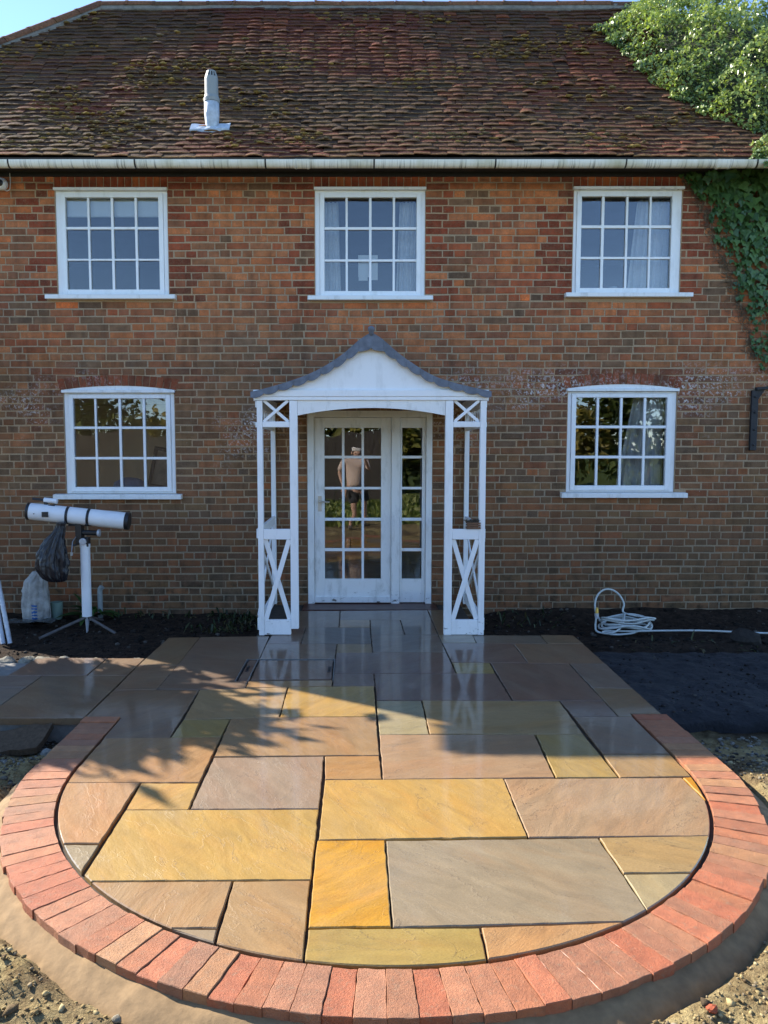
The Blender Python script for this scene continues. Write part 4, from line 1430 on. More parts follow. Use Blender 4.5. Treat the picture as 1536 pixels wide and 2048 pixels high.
TOPR = [(0.08, 2.655), (0.19, 2.585), (0.278, 2.502), (0.365, 2.434), (0.455, 2.375), (0.545, 2.318), (0.633, 2.272), (0.745, 2.236), (0.855, 2.205), (0.985, 2.176), (1.12, 2.146)]
tx_ = np.array([p[0] for p in TOPL[:-1] + TOPR]); tz_ = np.array([p[1] for p in TOPL[:-1] + TOPR])
sx = np.linspace(-0.965, 1.12, 181)
top_z = np.interp(sx, tx_, tz_)
ker = np.ones(9) / 9
sm = np.convolve(np.pad(top_z, 4, 'edge'), ker, 'valid')
wgt = np.clip(np.abs(sx - 0.08) / 0.06, 0, 1)
top_z = sm * wgt + top_z * (1 - wgt)
drop = np.interp(np.abs(sx - 0.08), [0, 0.06, 0.2, 0.4, 0.7, 1.05], [0.135, 0.100, 0.066, 0.052, 0.042, 0.038])
arc = np.concatenate([[0], np.cumsum(np.hypot(np.diff(sx), np.diff(top_z)))])
ia = int(np.argmin(np.abs(sx - 0.08)))
ph = np.abs(arc - arc[ia]) / 0.132
scal = 0.026 * np.abs(np.sin(np.pi * ph)) ** 0.6
bot_z = top_z - drop - scal + 0.006
# gable board behind the scallops
V = []; N = len(sx)
for y in (PF - 0.012, PF + 0.012):
    for i in range(N):
        V.append((sx[i], y, max(2.168, top_z[i] - 0.02))); V.append((sx[i], y, 2.1675))
Fs = []
for i in range(N - 1):
    a = 2 * i; m = 2 * N
    Fs += [(a + 1, a + 3, a + 2, a), (m + a, m + a + 2, m + a + 3, m + a + 1)]
mb = MB(); mb.add(V, Fs); part(mb.build('gable_board', M['paint']), porch)
# lead roof sheet with its dressed scalloped edge
V = []
for y, dz in ((PF - 0.05, 0), (-0.003, 0.0)):
    for i in range(N):
        V.append((sx[i], y, top_z[i] + dz)); V.append((sx[i], y, top_z[i] + dz - 0.022))
m = 2 * N
Fs = []
for i in range(N - 1):
    a = 2 * i
    Fs += [(a, a + 2, m + a + 2, m + a), (a + 3, a + 1, m + a + 1, m + a + 3)]
b0 = len(V)
for y in (PF - 0.062, PF - 0.05):
    for i in range(N):
        V.append((sx[i], y, top_z[i] + 0.004)); V.append((sx[i], y - (0.004 if y < PF - 0.055 else 0), bot_z[i]))
for i in range(N - 1):
    a = b0 + 2 * i
    Fs += [(a + 1, a + 3, a + 2, a), (m + a, m + a + 2, m + a + 3, m + a + 1), (a, a + 2, m + a + 2, m + a), (a + 3, a + 1, m + a + 1, m + a + 3)]
mb = MB(); mb.add(V, Fs)
lead = part(mb.build('lead_roof', M['lead'], smooth=False), porch)
for k in range(1, 8):
    for sg in (-1, 1):
        d = k * 0.132
        j = int(np.argmin(np.abs(arc - (arc[ia] + sg * d))))
        if 2 < j < N - 3:
            m1 = MB(); m1.tube([(sx[j], PF - 0.066, bot_z[j] + 0.006), (sx[j], PF - 0.066, top_z[j])], 0.0035, 5)
            part(m1.build('lead_fold', M['lead']), lead)
mb = MB(); mb.tube([(0.08, PF - 0.055, 2.668), (0.08, -0.01, 2.668)], 0.02, 8)
mb.lathe([(0.004, -0.045), (0.022, -0.03), (0.018, -0.012), (0.028, 0.0), (0.031, 0.014), (0.026, 0.03), (0.006, 0.04)], 14, (0.08, PF - 0.058, 2.668))
part(mb.build('ridge_roll', M['lead'], smooth=True), lead)
# stepped lead flashing where the porch roof meets the brickwork
for sg in (-1, 1):
    for k in range(5):
        x0 = 0.08 + sg * (0.09 + 0.17 * k)
        zt = float(np.interp(x0, sx, top_z)) + 0.09
        m1 = MB(); m1.add([(x0 - 0.05, -0.013, zt - 0.13), (x0 + 0.05, -0.013, zt - 0.13), (x0 + 0.05, -0.013, zt + 0.02), (x0 - 0.05, -0.013, zt + 0.02), (x0 - 0.05, -0.009, zt - 0.13), (x0 + 0.05, -0.009, zt - 0.13), (x0 + 0.05, -0.009, zt + 0.02), (x0 - 0.05, -0.009, zt + 0.02)], [(0, 1, 2, 3), (3, 2, 6, 7), (0, 3, 7, 4), (2, 1, 5, 6)])
        part(m1.build('flashing_step', M['lead']), lead)

# small slatted basket of twigs on the porch rail
bk = empty('twig_basket', (0.985, PF + 0.01, 0.95), label='small brown slatted basket of twigs on the right porch rail', cat='basket')
for k in range(3):
    for sg in (-1, 1):
        m1 = MB(); m1.box(-0.06, 0.06, sg * 0.04 - 0.006, sg * 0.04 + 0.006, 0.004 + 0.02 * k, 0.019 + 0.02 * k); m1.build('slat', M['wood'], bk, bevel=0.002)
m1 = MB(); m1.box(-0.062, 0.062, -0.034, 0.034, 0.0, 0.006); m1.build('bottom', M['wood'], bk)
tw = random.Random(4)
m1 = MB()
for k in range(60):
    a = Vector((tw.uniform(-0.07, 0.05), tw.uniform(-0.035, 0.035), 0.055 + tw.uniform(0, 0.02)))
    b = a + Vector((tw.uniform(-0.05, 0.06), tw.uniform(-0.03, 0.03), tw.uniform(-0.01, 0.025)))
    m1.tube([a, (a + b) / 2 + Vector((0, 0, 0.008)), b], 0.0022, 4)
m1.build('twigs', M['bark'], bk, kind='stuff')

# ================================================================== things at the wall and in the windows
def wavy_curtain(name, top, bot, z0, z1, y, folds, label, group='curtains in the windows'):
    n, mz = 60, 14
    V = []
    for j in range(mz + 1):
        t = j / mz
        xa = bot[0] + (top[0] - bot[0]) * t; xb = bot[1] + (top[1] - bot[1]) * t
        for i in range(n + 1):
            u = i / n
            x = xa + (xb - xa) * u
            V.append((x, y + 0.018 * math.sin(u * folds * 6.283 + 0.6 * math.sin(3 * t)) + 0.006 * math.sin(u * folds * 17 + t * 4), z0 + (z1 - z0) * t))
    m = n + 1
    Fs = [(j * m + i, j * m + i + 1, (j + 1) * m + i + 1, (j + 1) * m + i) for j in range(mz) for i in range(n)]
    k = len(V)
    V += [(p[0], p[1] + 0.003, p[2]) for p in V]
    Fs += [tuple(k + i for i in f[::-1]) for f in Fs]
    m1 = MB(); m1.add(V, Fs)
    return m1.build(name, M['cloth'], smooth=True, label=label, cat='curtain', group=group)


wavy_curtain('curtain', (-0.43, -0.25), (-0.43, -0.22), 3.2, 4.26, 0.20, 4, 'white curtain at the left of the window above the porch')
wavy_curtain('curtain', (0.40, 0.60), (0.36, 0.60), 3.2, 4.26, 0.20, 5, 'white curtain at the right of the window above the porch')
wavy_curtain('curtain', (2.92, 3.26), (2.83, 3.26), 3.25, 4.28, 0.20, 6, 'wide white curtain in the upper window beside the ivy')
wavy_curtain('lace_curtain', (2.24, 2.31), (2.24, 2.275), 3.25, 4.28, 0.20, 2, 'narrow lace curtain edge in the upper window beside the ivy')
wavy_curtain('curtain', (2.94, 3.27), (2.76, 3.27), 1.2, 2.22, 0.20, 5, 'sheer grey curtain in the arched window near the iron bracket')
mb = MB(); mb.box(-3.12, -2.06, 0.085, 0.089, 4.09, 4.28); mb.tube([(-3.13, 0.088, 4.085), (-2.05, 0.088, 4.085)], 0.012, 8)
mb.build('roller_blind', M['paper'], label='pale roller blind part way down in the upper left window', cat='blind')
mb = MB(); mb.box(-0.04, 0.165, 0.062, 0.065, 3.60, 3.68); mb.box(-0.04, 0.165, 0.066, 0.068, 3.455, 3.60); mb.box(-0.035, 0.06, 0.0685, 0.07, 3.42, 3.456); mb.box(0.10, 0.165, 0.0685, 0.07, 3.425, 3.456)
mb.build('paper_notice', M['paper'], label='white folded paper stuck inside the window above the porch', cat='paper')
mb = MB(); mb.lathe([(0.03, 0), (0.045, 0.1), (0.047, 0.1), (0.044, 0.004)], 16, (2.68, 0.2, 3.28)); mb.build('glass_tumbler', simple('cup_glaze', (0.3, 0.36, 0.42), 0.2, 6, 0.1, 0), label='small tumbler on the sill of the upper window beside the ivy', cat='cup')
mb = MB(); mb.lathe([(0.03, 0), (0.07, 0.03), (0.072, 0.03), (0.03, 0.006)], 16, (-2.2, 0.2, 3.3)); mb.build('dish', M['enamel'], label='small white dish inside the upper window with the blind', cat='dish')
# lower left room: leaning picture, dresser, two cushions
pic = empty('framed_picture', (-2.72, 2.2, 1.12), label='dark framed picture leaning on furniture inside the left ground floor window', cat='picture')
m1 = MB(); frame_ring(m1, (-0.2, 0.2, 0, 0.56), (-0.15, 0.15, 0.05, 0.51), -0.012, 0.012); m1.build('frame', M['black'], pic)
m1 = MB(); m1.box(-0.15, 0.15, -0.003, 0.003, 0.05, 0.51); m1.build('print', simple('picture_print', (0.3, 0.26, 0.2), 0.6, 6, 0.4, 0), pic)
pic.rotation_euler = (R(-10), R(8), R(-14))
side = empty('sideboard', (-2.75, 2.5, 0), label='brown sideboard below the picture inside the left ground floor window', cat='sideboard')
m1 = MB(); m1.box(-0.6, 0.6, -0.25, 0.3, 0.12, 1.08); m1.build('body', M['wood'], side, bevel=0.008)
m1 = MB(); m1.box(-0.63, 0.63, -0.28, 0.32, 1.081, 1.115); m1.build('top', M['wood'], side, bevel=0.006)
for x in (-0.55, 0.55):
    for y in (-0.2, 0.25):
        m1 = MB(); m1.box(x - 0.03, x + 0.03, y - 0.03, y + 0.03, 0, 0.12); m1.build('leg', M['wood'], side)
blue = simple('blue_cloth', (0.16, 0.25, 0.4), 0.9, 30, 0.15, 0.2)
for (x, z, lab) in ((-2.7, 1.18, 'blue chair back below the leaning picture inside the left window'), (-2.07, 1.2, 'pale blue chair back at the right edge of the left ground floor window')):
    ch = empty('chair', (x, 0.75, 0), label=lab, cat='chair', group='chairs inside the left window')
    m1 = MB(); m1.tube([(0, 0, 0.5), (0, 0, 0.7), (0, 0.02, 1.1), (0, 0.05, 1.26), (0, 0.06, 1.31)], [0.2, 0.22, 0.22, 0.19, 0.10], 14); m1.build('backrest', blue, ch, smooth=True)
    m1 = MB(); m1.box(-0.24, 0.24, 0.05, 0.55, 0.4, 0.5); m1.build('seat', blue, ch, bevel=0.03)
    for xx in (-0.2, 0.2):
        for yy in (0.1, 0.5):
            m1 = MB(); m1.box(xx - 0.02, xx + 0.02, yy - 0.02, yy + 0.02, 0, 0.4); m1.build('leg', M['wood'], ch)

# security camera and its cable, top left
sc_ = empty('security_camera', (-3.70, -0.02, 4.365), label='white round security camera under the gutter at the left edge', cat='camera')
m1 = MB(); m1.lathe([(0.05, 0.015), (0.06, 0.03), (0.062, 0.06), (0.05, 0.085), (0.03, 0.095)], 20, (0, 0.02, 0), (0, -1, 0)); m1.build('housing', M['enamel'], sc_, smooth=True)
m1 = MB(); m1.lathe([(0.035, 0.094), (0.034, 0.102), (0.02, 0.11)], 16, (0, 0.02, 0), (0, -1, 0)); m1.build('lens', M['black'], sc_)
m1 = MB(); m1.tube([(0.075, 0.0, 0.12), (0.078, 0.002, 0.03), (0.072, -0.004, -0.045), (0.045, -0.01, -0.062), (0.0, -0.008, -0.05)], 0.0035, 6); m1.build('cable', M['enamel'], sc_)

# iron bracket at the right
ib = empty('iron_bracket', (4.13, 0, 1.64), label='black iron hanging bracket bolted to the brickwork below the ivy', cat='bracket')
m1 = MB(); m1.box(-0.035, 0.035, -0.045, -0.012, 0.0, 0.63); m1.build('back_strap', M['iron'], ib, bevel=0.004)
m1 = MB(); m1.beam((0.0, -0.05, 0.645), (0.75, -0.05, 0.70), 0.03, 0.05); m1.build('arm', M['iron'], ib, bevel=0.003)
m1 = MB(); m1.add([(0.03, -0.045, 0.63), (0.10, -0.045, 0.64), (0.03, -0.045, 0.53), (0.03, -0.015, 0.63), (0.10, -0.015, 0.64), (0.03, -0.015, 0.53)], [(0, 2, 1), (3, 4, 5), (1, 2, 5, 4), (0, 1, 4, 3)]); m1.build('gusset', M['iron'], ib)
for z in (0.06, 0.22, 0.4, 0.56):
    m1 = MB(); m1.lathe([(0.012, 0), (0.012, 0.006), (0.006, 0.012)], 8, (0, -0.045, z), (0, -1, 0)); m1.build('bolt', M['iron'], ib)

# telescope
tel = empty('telescope', (-2.723, -0.68, -0.13), label='white reflector telescope on a white pier by the wall', cat='telescope')
gp = Vector((-2.723, -0.68, -0.13))
A_, B_ = Vector((-3.235, -0.72, 1.05)), Vector((-2.305, -0.66, 0.948))
ax = (B_ - A_).normalized(); LT = (B_ - A_).length
m1 = MB(); m1.lathe([(0.08, 0.0), (0.083, 0.004), (0.083, LT - 0.01), (0.08, LT)], 32, A_, ax); part(m1.build('tube', M['enamel'], smooth=False), tel)
m1 = MB(); m1.lathe([(0.084, -0.022), (0.086, -0.02), (0.086, 0.006), (0.084, 0.006)], 32, A_, ax); part(m1.build('end_cap', M['black']), tel)
m1 = MB(); m1.lathe([(0.0865, LT - 0.02), (0.0865, LT + 0.018), (0.07, LT + 0.02)], 32, A_, ax); part(m1.build('end_ring', M['black']), tel)
for t in (0.39, 0.605):
    m1 = MB(); m1.lathe([(0.085, LT * t - 0.013), (0.088, LT * t - 0.012), (0.088, LT * t + 0.012), (0.085, LT * t + 0.013)], 32, A_, ax); part(m1.build('tube_ring', M['black']), tel)
up = Vector((0, 0, 1)); up = (up - ax * up.dot(ax)).normalized()
fd = A_ + ax * 0.175 + up * 0.125
m1 = MB(); m1.lathe([(0.024, -0.05), (0.024, 0.05), (0.027, 0.052), (0.027, 0.075)], 16, fd, ax); fo = part(m1.build('finder_scope', M['enamel']), tel)
m1 = MB(); m1.lathe([(0.012, -0.16), (0.012, -0.05)], 10, fd, ax); m1.beam(fd - up * 0.05 - ax * 0.03, fd - up * 0.02 - ax * 0.03, 0.03, 0.03); m1.beam(fd - up * 0.055, fd - up * 0.04 + ax * 0.06, 0.06, 0.02, tuple(up)); part(m1.build('finder_bracket', M['black']), fo)
m1 = MB(); m1.box(-0.1, -0.04, -0.09, -0.06, 1.0, 1.05); m1.v = [(p[0] - 2.99, p[1] - 0.71, p[2] + 0.0) for p in m1.v]; part(m1.build('focuser', M['black']), tel)
for t in (0.39, 0.605):
    kc = A_ + ax * (LT * t) + Vector((0, -0.07, -0.05))
    m1 = MB(); m1.lathe([(0.006, 0), (0.006, 0.02), (0.013, 0.021), (0.013, 0.034), (0.009, 0.036)], 12, kc, (0, -0.8, -0.6)); part(m1.build('clamp_knob', M['black']), tel)
fc = A_ + ax * 0.13 + Vector((0, -0.083, 0.02))
m1 = MB(); m1.lathe([(0.005, 0), (0.005, 0.006), (0.002, 0.007)], 10, A_ + ax * 0.07 + Vector((0, -0.081, -0.01)), (0, -1, 0)); part(m1.build('screw', M['black']), tel)
m1 = MB(); m1.tube([(-2.79, -0.74, 0.80), (-2.80, -0.80, 0.76), (-2.79, -0.86, 0.66)], 0.005, 6); m1.lathe([(0.012, 0), (0.012, 0.03)], 10, (-2.79, -0.86, 0.635)); part(m1.build('slow_motion_rod', M['steel']), tel)
m1 = MB(); m1.lathe([(0.02, -0.012), (0.034, -0.01), (0.034, 0.01), (0.02, 0.012)], 18, (-2.72, -0.745, 0.755), (0, -1, 0)); part(m1.build('setting_circle', M['galv']), tel)
# mount head
m1 = MB(); m1.box(-2.80, -2.74, -0.73, -0.64, 0.73, 0.93); m1.box(-2.87, -2.64, -0.72, -0.65, 0.905, 0.925); m1.box(-2.755, -2.68, -0.72, -0.64, 0.70, 0.79)
m1.tube([(-2.745, -0.70, 0.77), (-2.80, -0.72, 0.72), (-2.83, -0.74, 0.715)], 0.012, 6)
hd_ = part(m1.build('mount_head', M['black'], bevel=0.008), tel)
m1 = MB(); m1.tube([(-2.75, -0.69, 0.84), (-2.59, -0.69, 0.835)], 0.026, 12); part(m1.build('declination_axis', M['black']), hd_)
m1 = MB(); m1.tube([(-2.59, -0.69, 0.835), (-2.57, -0.69, 0.834), (-2.565, -0.69, 0.834)], [0.036, 0.036, 0.02], 16); part(m1.build('axis_knob', M['galv']), hd_)
m1 = MB(); m1.lathe([(0.047, 0.0), (0.047, 0.68), (0.049, 0.681), (0.049, 0.722), (0.04, 0.724)], 28, (-2.723, -0.68, 0.005)); part(m1.build('pier', M['enamel']), tel)
m1 = MB(); m1.tube([(-2.723, -0.68, 0.01), (-2.723, -0.68, -0.04), (-2.727, -0.68, -0.16)], [0.028, 0.02, 0.009], 8); part(m1.build('spike', M['galv']), tel)
for q in ((-3.06, -1.02, -0.135), (-2.40, -0.82, -0.135), (-2.70, -0.3, -0.12)):
    m1 = MB(); m1.tube([(-2.723, -0.68, 0.0), q], 0.014, 8); part(m1.build('leg', simple('dark_leg', (0.09, 0.08, 0.075), 0.6, 20, 0.3, 0.2) if 'dark_leg' not in bpy.data.materials else bpy.data.materials['dark_leg']), tel)


def blob(name, prof_, center, mat, n=40, seed=1, fold=0.1, squash=0.8, freq=7, **kw):
    """closed sack from (radius,height,shift) rings with folds running up it"""
    r = random.Random(seed); ph_ = [r.uniform(0, 6.28) for _ in range(6)]
    hs_ = [q[1] for q in prof_]; tt = np.linspace(0, len(prof_) - 1, 4 * len(prof_)); ii = np.arange(len(prof_))
    prof_ = list(zip(np.interp(tt, ii, [q[0] for q in prof_]), np.interp(tt, ii, hs_), np.interp(tt, ii, [q[2] for q in prof_])))
    n = n * 2
    V = []; m1 = MB(); m = len(prof_)
    for j, (rad, h, sh) in enumerate(prof_):
        for k in range(n):
            g = 2 * math.pi * k / n
            f = 1 + fold * (0.5 * math.sin(freq * g + ph_[0] + h * 5) + 0.35 * math.sin((freq * 2 + 1) * g + ph_[1] - h * 9) + 0.3 * math.sin(3 * g + ph_[2] + h * 14)) - fold * 0.7 * abs(math.sin(freq * 1.5 * g + ph_[3] + 7 * h + 1.5 * math.sin(h * 21))) ** 0.5 - fold * 0.45 * abs(math.sin(2.0 * g + h * 26 + ph_[4])) ** 0.4 + fold * 0.9 * float(fbm(np.array(g * 4 + ph_[5]), np.array(h * 30), 3))
            V.append((center[0] + sh + rad * f * math.cos(g), center[1] + rad * f * squash * math.sin(g), center[2] + h))
    Fs = [(j * n + k, j * n + (k + 1) % n, (j + 1) * n + (k + 1) % n, (j + 1) * n + k) for j in range(m - 1) for k in range(n)]
    Fs += [tuple(range(n))[::-1], tuple((m - 1) * n + k for k in range(n))]
    m1.add(V, Fs)
    return m1.build(name, mat, smooth=True, **kw)


bin_m = simple('bin_liner', (0.012, 0.012, 0.016), 0.32, 16, 0.3, 0.6, 0.02)
bb = [(0.02, 0.0, 0.02), (0.09, 0.004, 0.02), (0.135, 0.05, 0.0), (0.16, 0.12, -0.02), (0.165, 0.19, -0.03), (0.15, 0.27, -0.02), (0.125, 0.35, 0.0), (0.09, 0.43, 0.03), (0.06, 0.5, 0.06), (0.045, 0.55, 0.075), (0.05, 0.575, 0.08), (0.02, 0.58, 0.08)]
blob('bin_bag', bb, (-2.985, -0.80, 0.37), bin_m, 56, 5, 0.16, 0.75, 8, label='black plastic bin bag hanging beneath the telescope tube', cat='bag')


def m_sack():
    t = NT('cement_sack')
    p = t.pos(); x, y, z = t._sep(p)[:3]
    n1 = t.noise(p, 12, 5); n2 = t.noise(t.map(p, (60, 1, 28)), 1.0, 2)
    c = t.mix(t.ramp(n1, 0.35, 0.65, 0, 1), lin(150, 150, 146, 0.7), lin(190, 190, 186, 0.75))
    box_ = t.math('MULTIPLY', t.math('MULTIPLY', t.ramp(x, -3.405, -3.40, 0, 1), t.ramp(x, -3.345, -3.34, 1, 0)), t.math('MULTIPLY', t.ramp(z, -0.10, -0.09, 0, 1), t.ramp(z, 0.05, 0.06, 1, 0)))
    wv = t.n('ShaderNodeTexWave', wave_type='BANDS', bands_direction='Z'); t.put(wv.inputs['Vector'], p); wv.inputs['Scale'].default_value = 9.0; wv.inputs['Distortion'].default_value = 5.0; wv.inputs['Detail Scale'].default_value = 2.0
    c = t.mix(t.math('MULTIPLY', box_, t.ramp(wv.outputs['Fac'], 0.35, 0.45, 0, 1)), c, lin(20, 96, 168, 0.7))
    t.principled(c, 0.5, t.bump(n1, 0.7, 0.02))
    return t.m


sk = [(0.03, 0.0, 0), (0.135, 0.004, 0), (0.155, 0.05, 0), (0.158, 0.14, 0.0), (0.152, 0.24, 0.0), (0.14, 0.34, -0.005), (0.125, 0.42, 0.0), (0.10, 0.47, 0.02), (0.085, 0.50, 0.03), (0.075, 0.53, 0.045), (0.02, 0.525, 0.045)]
blob('cement_bag', sk, (-3.385, -0.30, -0.135), m_sack(), 52, 9, 0.10, 0.62, 6, label='crumpled white cement bag with blue print against the wall', cat='bag')
tub = MB(); tub.lathe([(0.05, 0), (0.06, 0.18), (0.064, 0.18), (0.056, 0.01)], 20, (-3.215, -0.2, -0.13)); tub.build('plastic_tub', simple('green_plastic', (0.16, 0.24, 0.2), 0.5, 8, 0.1, 0), label='dull green tub beside the cement bag', cat='tub')
# plastic sheet on the soil
gxs, gys = np.meshgrid(np.linspace(-3.66, -3.12, 22), np.linspace(-0.56, -0.42, 10))
zz = -0.105 + 0.05 * fbm(gxs * 14, gys * 14, 4) + 0.02
I = np.arange(gxs.size).reshape(gxs.shape); F = np.stack([I[:-1, :-1], I[:-1, 1:], I[1:, 1:], I[1:, :-1]], -1).reshape(-1, 4)
pv = np.stack([gxs, gys, zz], -1).reshape(-1, 3); pv2 = pv - np.array([0, 0, 0.004])
link_mesh('plastic_sheet', np_mesh('plastic_sheet', np.vstack([pv, pv2]), np.vstack([F, F[:, ::-1] + len(pv)])), simple('wet_plastic', (0.05, 0.06, 0.06), 0.18, 20, 0.4, 0.6, 0.01), label='crumpled black plastic sheet on the soil in front of the cement bag', cat='sheet')
for (p, q, lab) in (((-3.255, -1.2, -0.14), (-3.44, -1.0, 0.42), 'inner of two galvanised poles leaning at the left edge'), ((-3.31, -1.22, -0.14), (-3.53, -0.9, 0.45), 'outer of two galvanised poles leaning at the left edge')):
    po = empty('pole', p, label=lab, cat='pole', group='galvanised poles')
    m1 = MB(); m1.tube([(0, 0, 0), Vector(q) - Vector(p)], 0.021, 14); m1.build('shaft', M['galv'], po)
    m1 = MB(); d_ = (Vector(q) - Vector(p)); m1.tube([d_ * 0.985, d_ * 1.02], 0.024, 14); m1.build('end_cap', M['black'], po)
m1 = MB(); m1.tube([(-2.79, -0.1, -0.2), (-2.79, -0.1, 0.14), (-2.785, -0.1, 0.17), (-2.765, -0.1, 0.195)], [0.026, 0.026, 0.028, 0.03], 14)
m1.build('stub_pipe', simple('grey_pipe', (0.26, 0.3, 0.3), 0.5, 12, 0.2, 0.1), label='short grey pipe standing at the wall behind the telescope pier', cat='pipe')


def leaf_strip(L, w, droop, ang, tilt, r, n=6, c=(0.05, 0.1, 0.03)):
    V = []; Fs = []
    for i in range(n + 1):
        t = i / n
        ww = w * math.sin(math.pi * min(0.97, t ** 0.8)) * 0.5 + 0.003
        rr = L * t * math.cos(tilt) + 0.0
        z = L * (t * math.sin(tilt) - droop * t * t)
        d = Vector((math.cos(ang), math.sin(ang), 0)); s_ = Vector((-math.sin(ang), math.cos(ang), 0))
        V += [d * rr + s_ * ww + Vector((0, 0, z + ww * 0.3)), d * rr + Vector((0, 0, z)), d * rr - s_ * ww + Vector((0, 0, z + ww * 0.3))]
    for i in range(n):
        a = 3 * i
        Fs += [(a, a + 1, a + 4, a + 3), (a + 1, a + 2, a + 5, a + 4)]
    return V, Fs, c


pr = random.Random(2)
plant = empty('leafy_plant', (-2.86, -0.2, -0.13), label='green broad-leaved weed growing behind the telescope pier', cat='plant')
for k in range(17):
    m1 = MB(); m1.add(*leaf_strip(pr.uniform(0.26, 0.44), pr.uniform(0.07, 0.11), pr.uniform(0.25, 0.8), math.pi + pr.uniform(-0.2, 3.4) + (0.0), pr.uniform(0.5, 1.3), pr, c=lin(*pr.choice([(52, 84, 34), (60, 92, 40), (44, 74, 32)]), 0.9)))
    m1.build('leaf', M['leaf'], plant, smooth=True)
m1 = MB(); m1.tube([(0, 0, -0.03), (0.005, 0, 0.08)], [0.02, 0.012], 8); m1.build('stem', M['leaf'], plant)
# low weeds and dead grass along the foot of the wall
wd = random.Random(14); m1 = MB()
for k in range(420):
    if k < 230: x, y = wd.gauss(-1.32, 0.18), wd.uniform(-0.75, -0.04)
    elif k < 300: x, y = wd.uniform(-2.6, -1.1), wd.uniform(-0.2, -0.03)
    elif k < 360: x, y = wd.uniform(1.2, 2.1), wd.uniform(-0.5, -0.05)
    else: x, y = wd.uniform(1.9, 4.6), wd.uniform(-1.65, -1.3)
    if -0.98 < x < 1.14: continue
    z = float(ground_h(np.array(x), np.array(y))) - 0.01
    V, Fs, c = leaf_strip(wd.uniform(0.05, 0.16), wd.uniform(0.006, 0.02), wd.uniform(0.1, 0.8), wd.uniform(0, 6.28), wd.uniform(0.5, 1.4), wd, 3, lin(*wd.choice([(50, 70, 34), (72, 80, 44), (96, 88, 58), (40, 58, 30)]), 0.8))
    m1.add([v + Vector((x, y, z)) for v in V], Fs, c)
m1.build('wall_weeds', M['leaf'], label='low weeds and dead grass along the foot of the wall', cat='weeds', kind='stuff')

# hose
hp = []
hc = Vector((2.55, -0.72, -0.11))
hr = random.Random(6)
# connector end, front loop, pile of loops, upright loop, then the tail
hp += [(2.285, -0.80, 0.02), (2.275, -0.81, -0.06), (2.29, -0.84, -0.115), (2.42, -0.93, -0.12), (2.60, -0.90, -0.115), (2.74, -0.80, -0.10)]
for k in range(5):
    rx, ry = hr.uniform(0.19, 0.27), hr.uniform(0.12, 0.18)
    ox, oy = hr.uniform(-0.03, 0.05), hr.uniform(-0.03, 0.03)
    tl = hr.uniform(-0.25, 0.35)
    for i in range(14):
        g = 2 * math.pi * i / 14
        x, y = rx * math.cos(g), ry * math.sin(g)
        hp.append((hc.x + 0.03 + ox + x, hc.y + oy + y, hc.z + 0.01 + 0.022 * k + max(0, tl * y) + 0.015 * math.sin(3 * g + k)))
for i in range(13):
    g = -0.3 + 2 * math.pi * i / 12
    hp.append((2.47 + 0.15 * math.cos(g) + 0.03, -0.62 + 0.16 * (math.sin(g) + 1) / 2, 0.06 + 0.175 * math.sin(g)))
hp += [(2.52, -0.84, -0.06), (2.42, -0.92, -0.10), (2.33, -0.90, -0.115), (2.36, -0.86, -0.105), (2.60, -0.88, -0.10), (2.9, -0.90, -0.09), (3.3, -0.92, -0.085), (3.8, -0.95, -0.10), (4.5, -0.98, -0.11), (5.2, -1.0, -0.12)]
cv = []
hpv = [Vector(p) for p in hp]
for i in range(len(hpv) - 1):
    p0, p1, p2, p3 = hpv[max(0, i - 1)], hpv[i], hpv[i + 1], hpv[min(len(hpv) - 1, i + 2)]
    for j in range(5):
        t = j / 5
        cv.append(0.5 * ((2 * p1) + (-p0 + p2) * t + (2 * p0 - 5 * p1 + 4 * p2 - p3) * t * t + (-p0 + 3 * p1 - 3 * p2 + p3) * t ** 3))
cv.append(hpv[-1])
hose = empty('garden_hose', (2.55, -0.8, -0.13), label='pale garden hose coiled at the foot of the wall with a tail to the right', cat='hose')
m1 = MB(); m1.tube(cv, 0.0095, 8); part(m1.build('tube', M['hose'], smooth=True), hose)
m1 = MB(); m1.tube([(2.285, -0.80, 0.01), (2.286, -0.80, 0.03), (2.287, -0.80, 0.032), (2.288, -0.80, 0.06)], [0.016, 0.017, 0.021, 0.02], 10); part(m1.build('coupling', M['galv']), hose)
m1 = MB(); m1.tube([(2.288, -0.80, 0.06), (2.29, -0.80, 0.115)], [0.017, 0.012], 10); part(m1.build('nozzle', M['brass']), hose)

# loose stone slab propped at the end of the left path
mb = MB()
pp = roughen([(-0.30, -0.10), (0.20, -0.13), (0.25, 0.11), (-0.28, 0.10)], 0.05, 0.008, rnd)
n = len(pp)
mb.add([(p[0], p[1], 0.02) for p in pp] + [(p[0], p[1], -0.02) for p in pp], [tuple(range(n)), tuple(range(2 * n - 1, n - 1, -1))] + [(n + i, n + (i + 1) % n, (i + 1) % n, i) for i in range(n)], lin(110, 92, 74, 0.6))
so = mb.build('loose_slab', M['stone'], label='dark rough stone slab propped against the end of the left path', cat='slab')
so.location = (-2.13, -3.72, -0.095); so.rotation_euler = (R(14), R(-5), R(10))


def rock_verts(c, r0, r, flat=0.7):
    st = (r.uniform(0.7, 1.4), r.uniform(0.7, 1.3), r.uniform(0.5, 0.9) * flat)
    rot = Matrix.Rotation(r.uniform(0, 6.28), 3, 'Z') @ Matrix.Rotation(r.gauss(0, 0.3), 3, 'X')
    return [Vector(c) + rot @ Vector((v[0] * st[0], v[1] * st[1], v[2] * st[2])) * r0 * r.uniform(0.72, 1.2) for v in ICO_V]


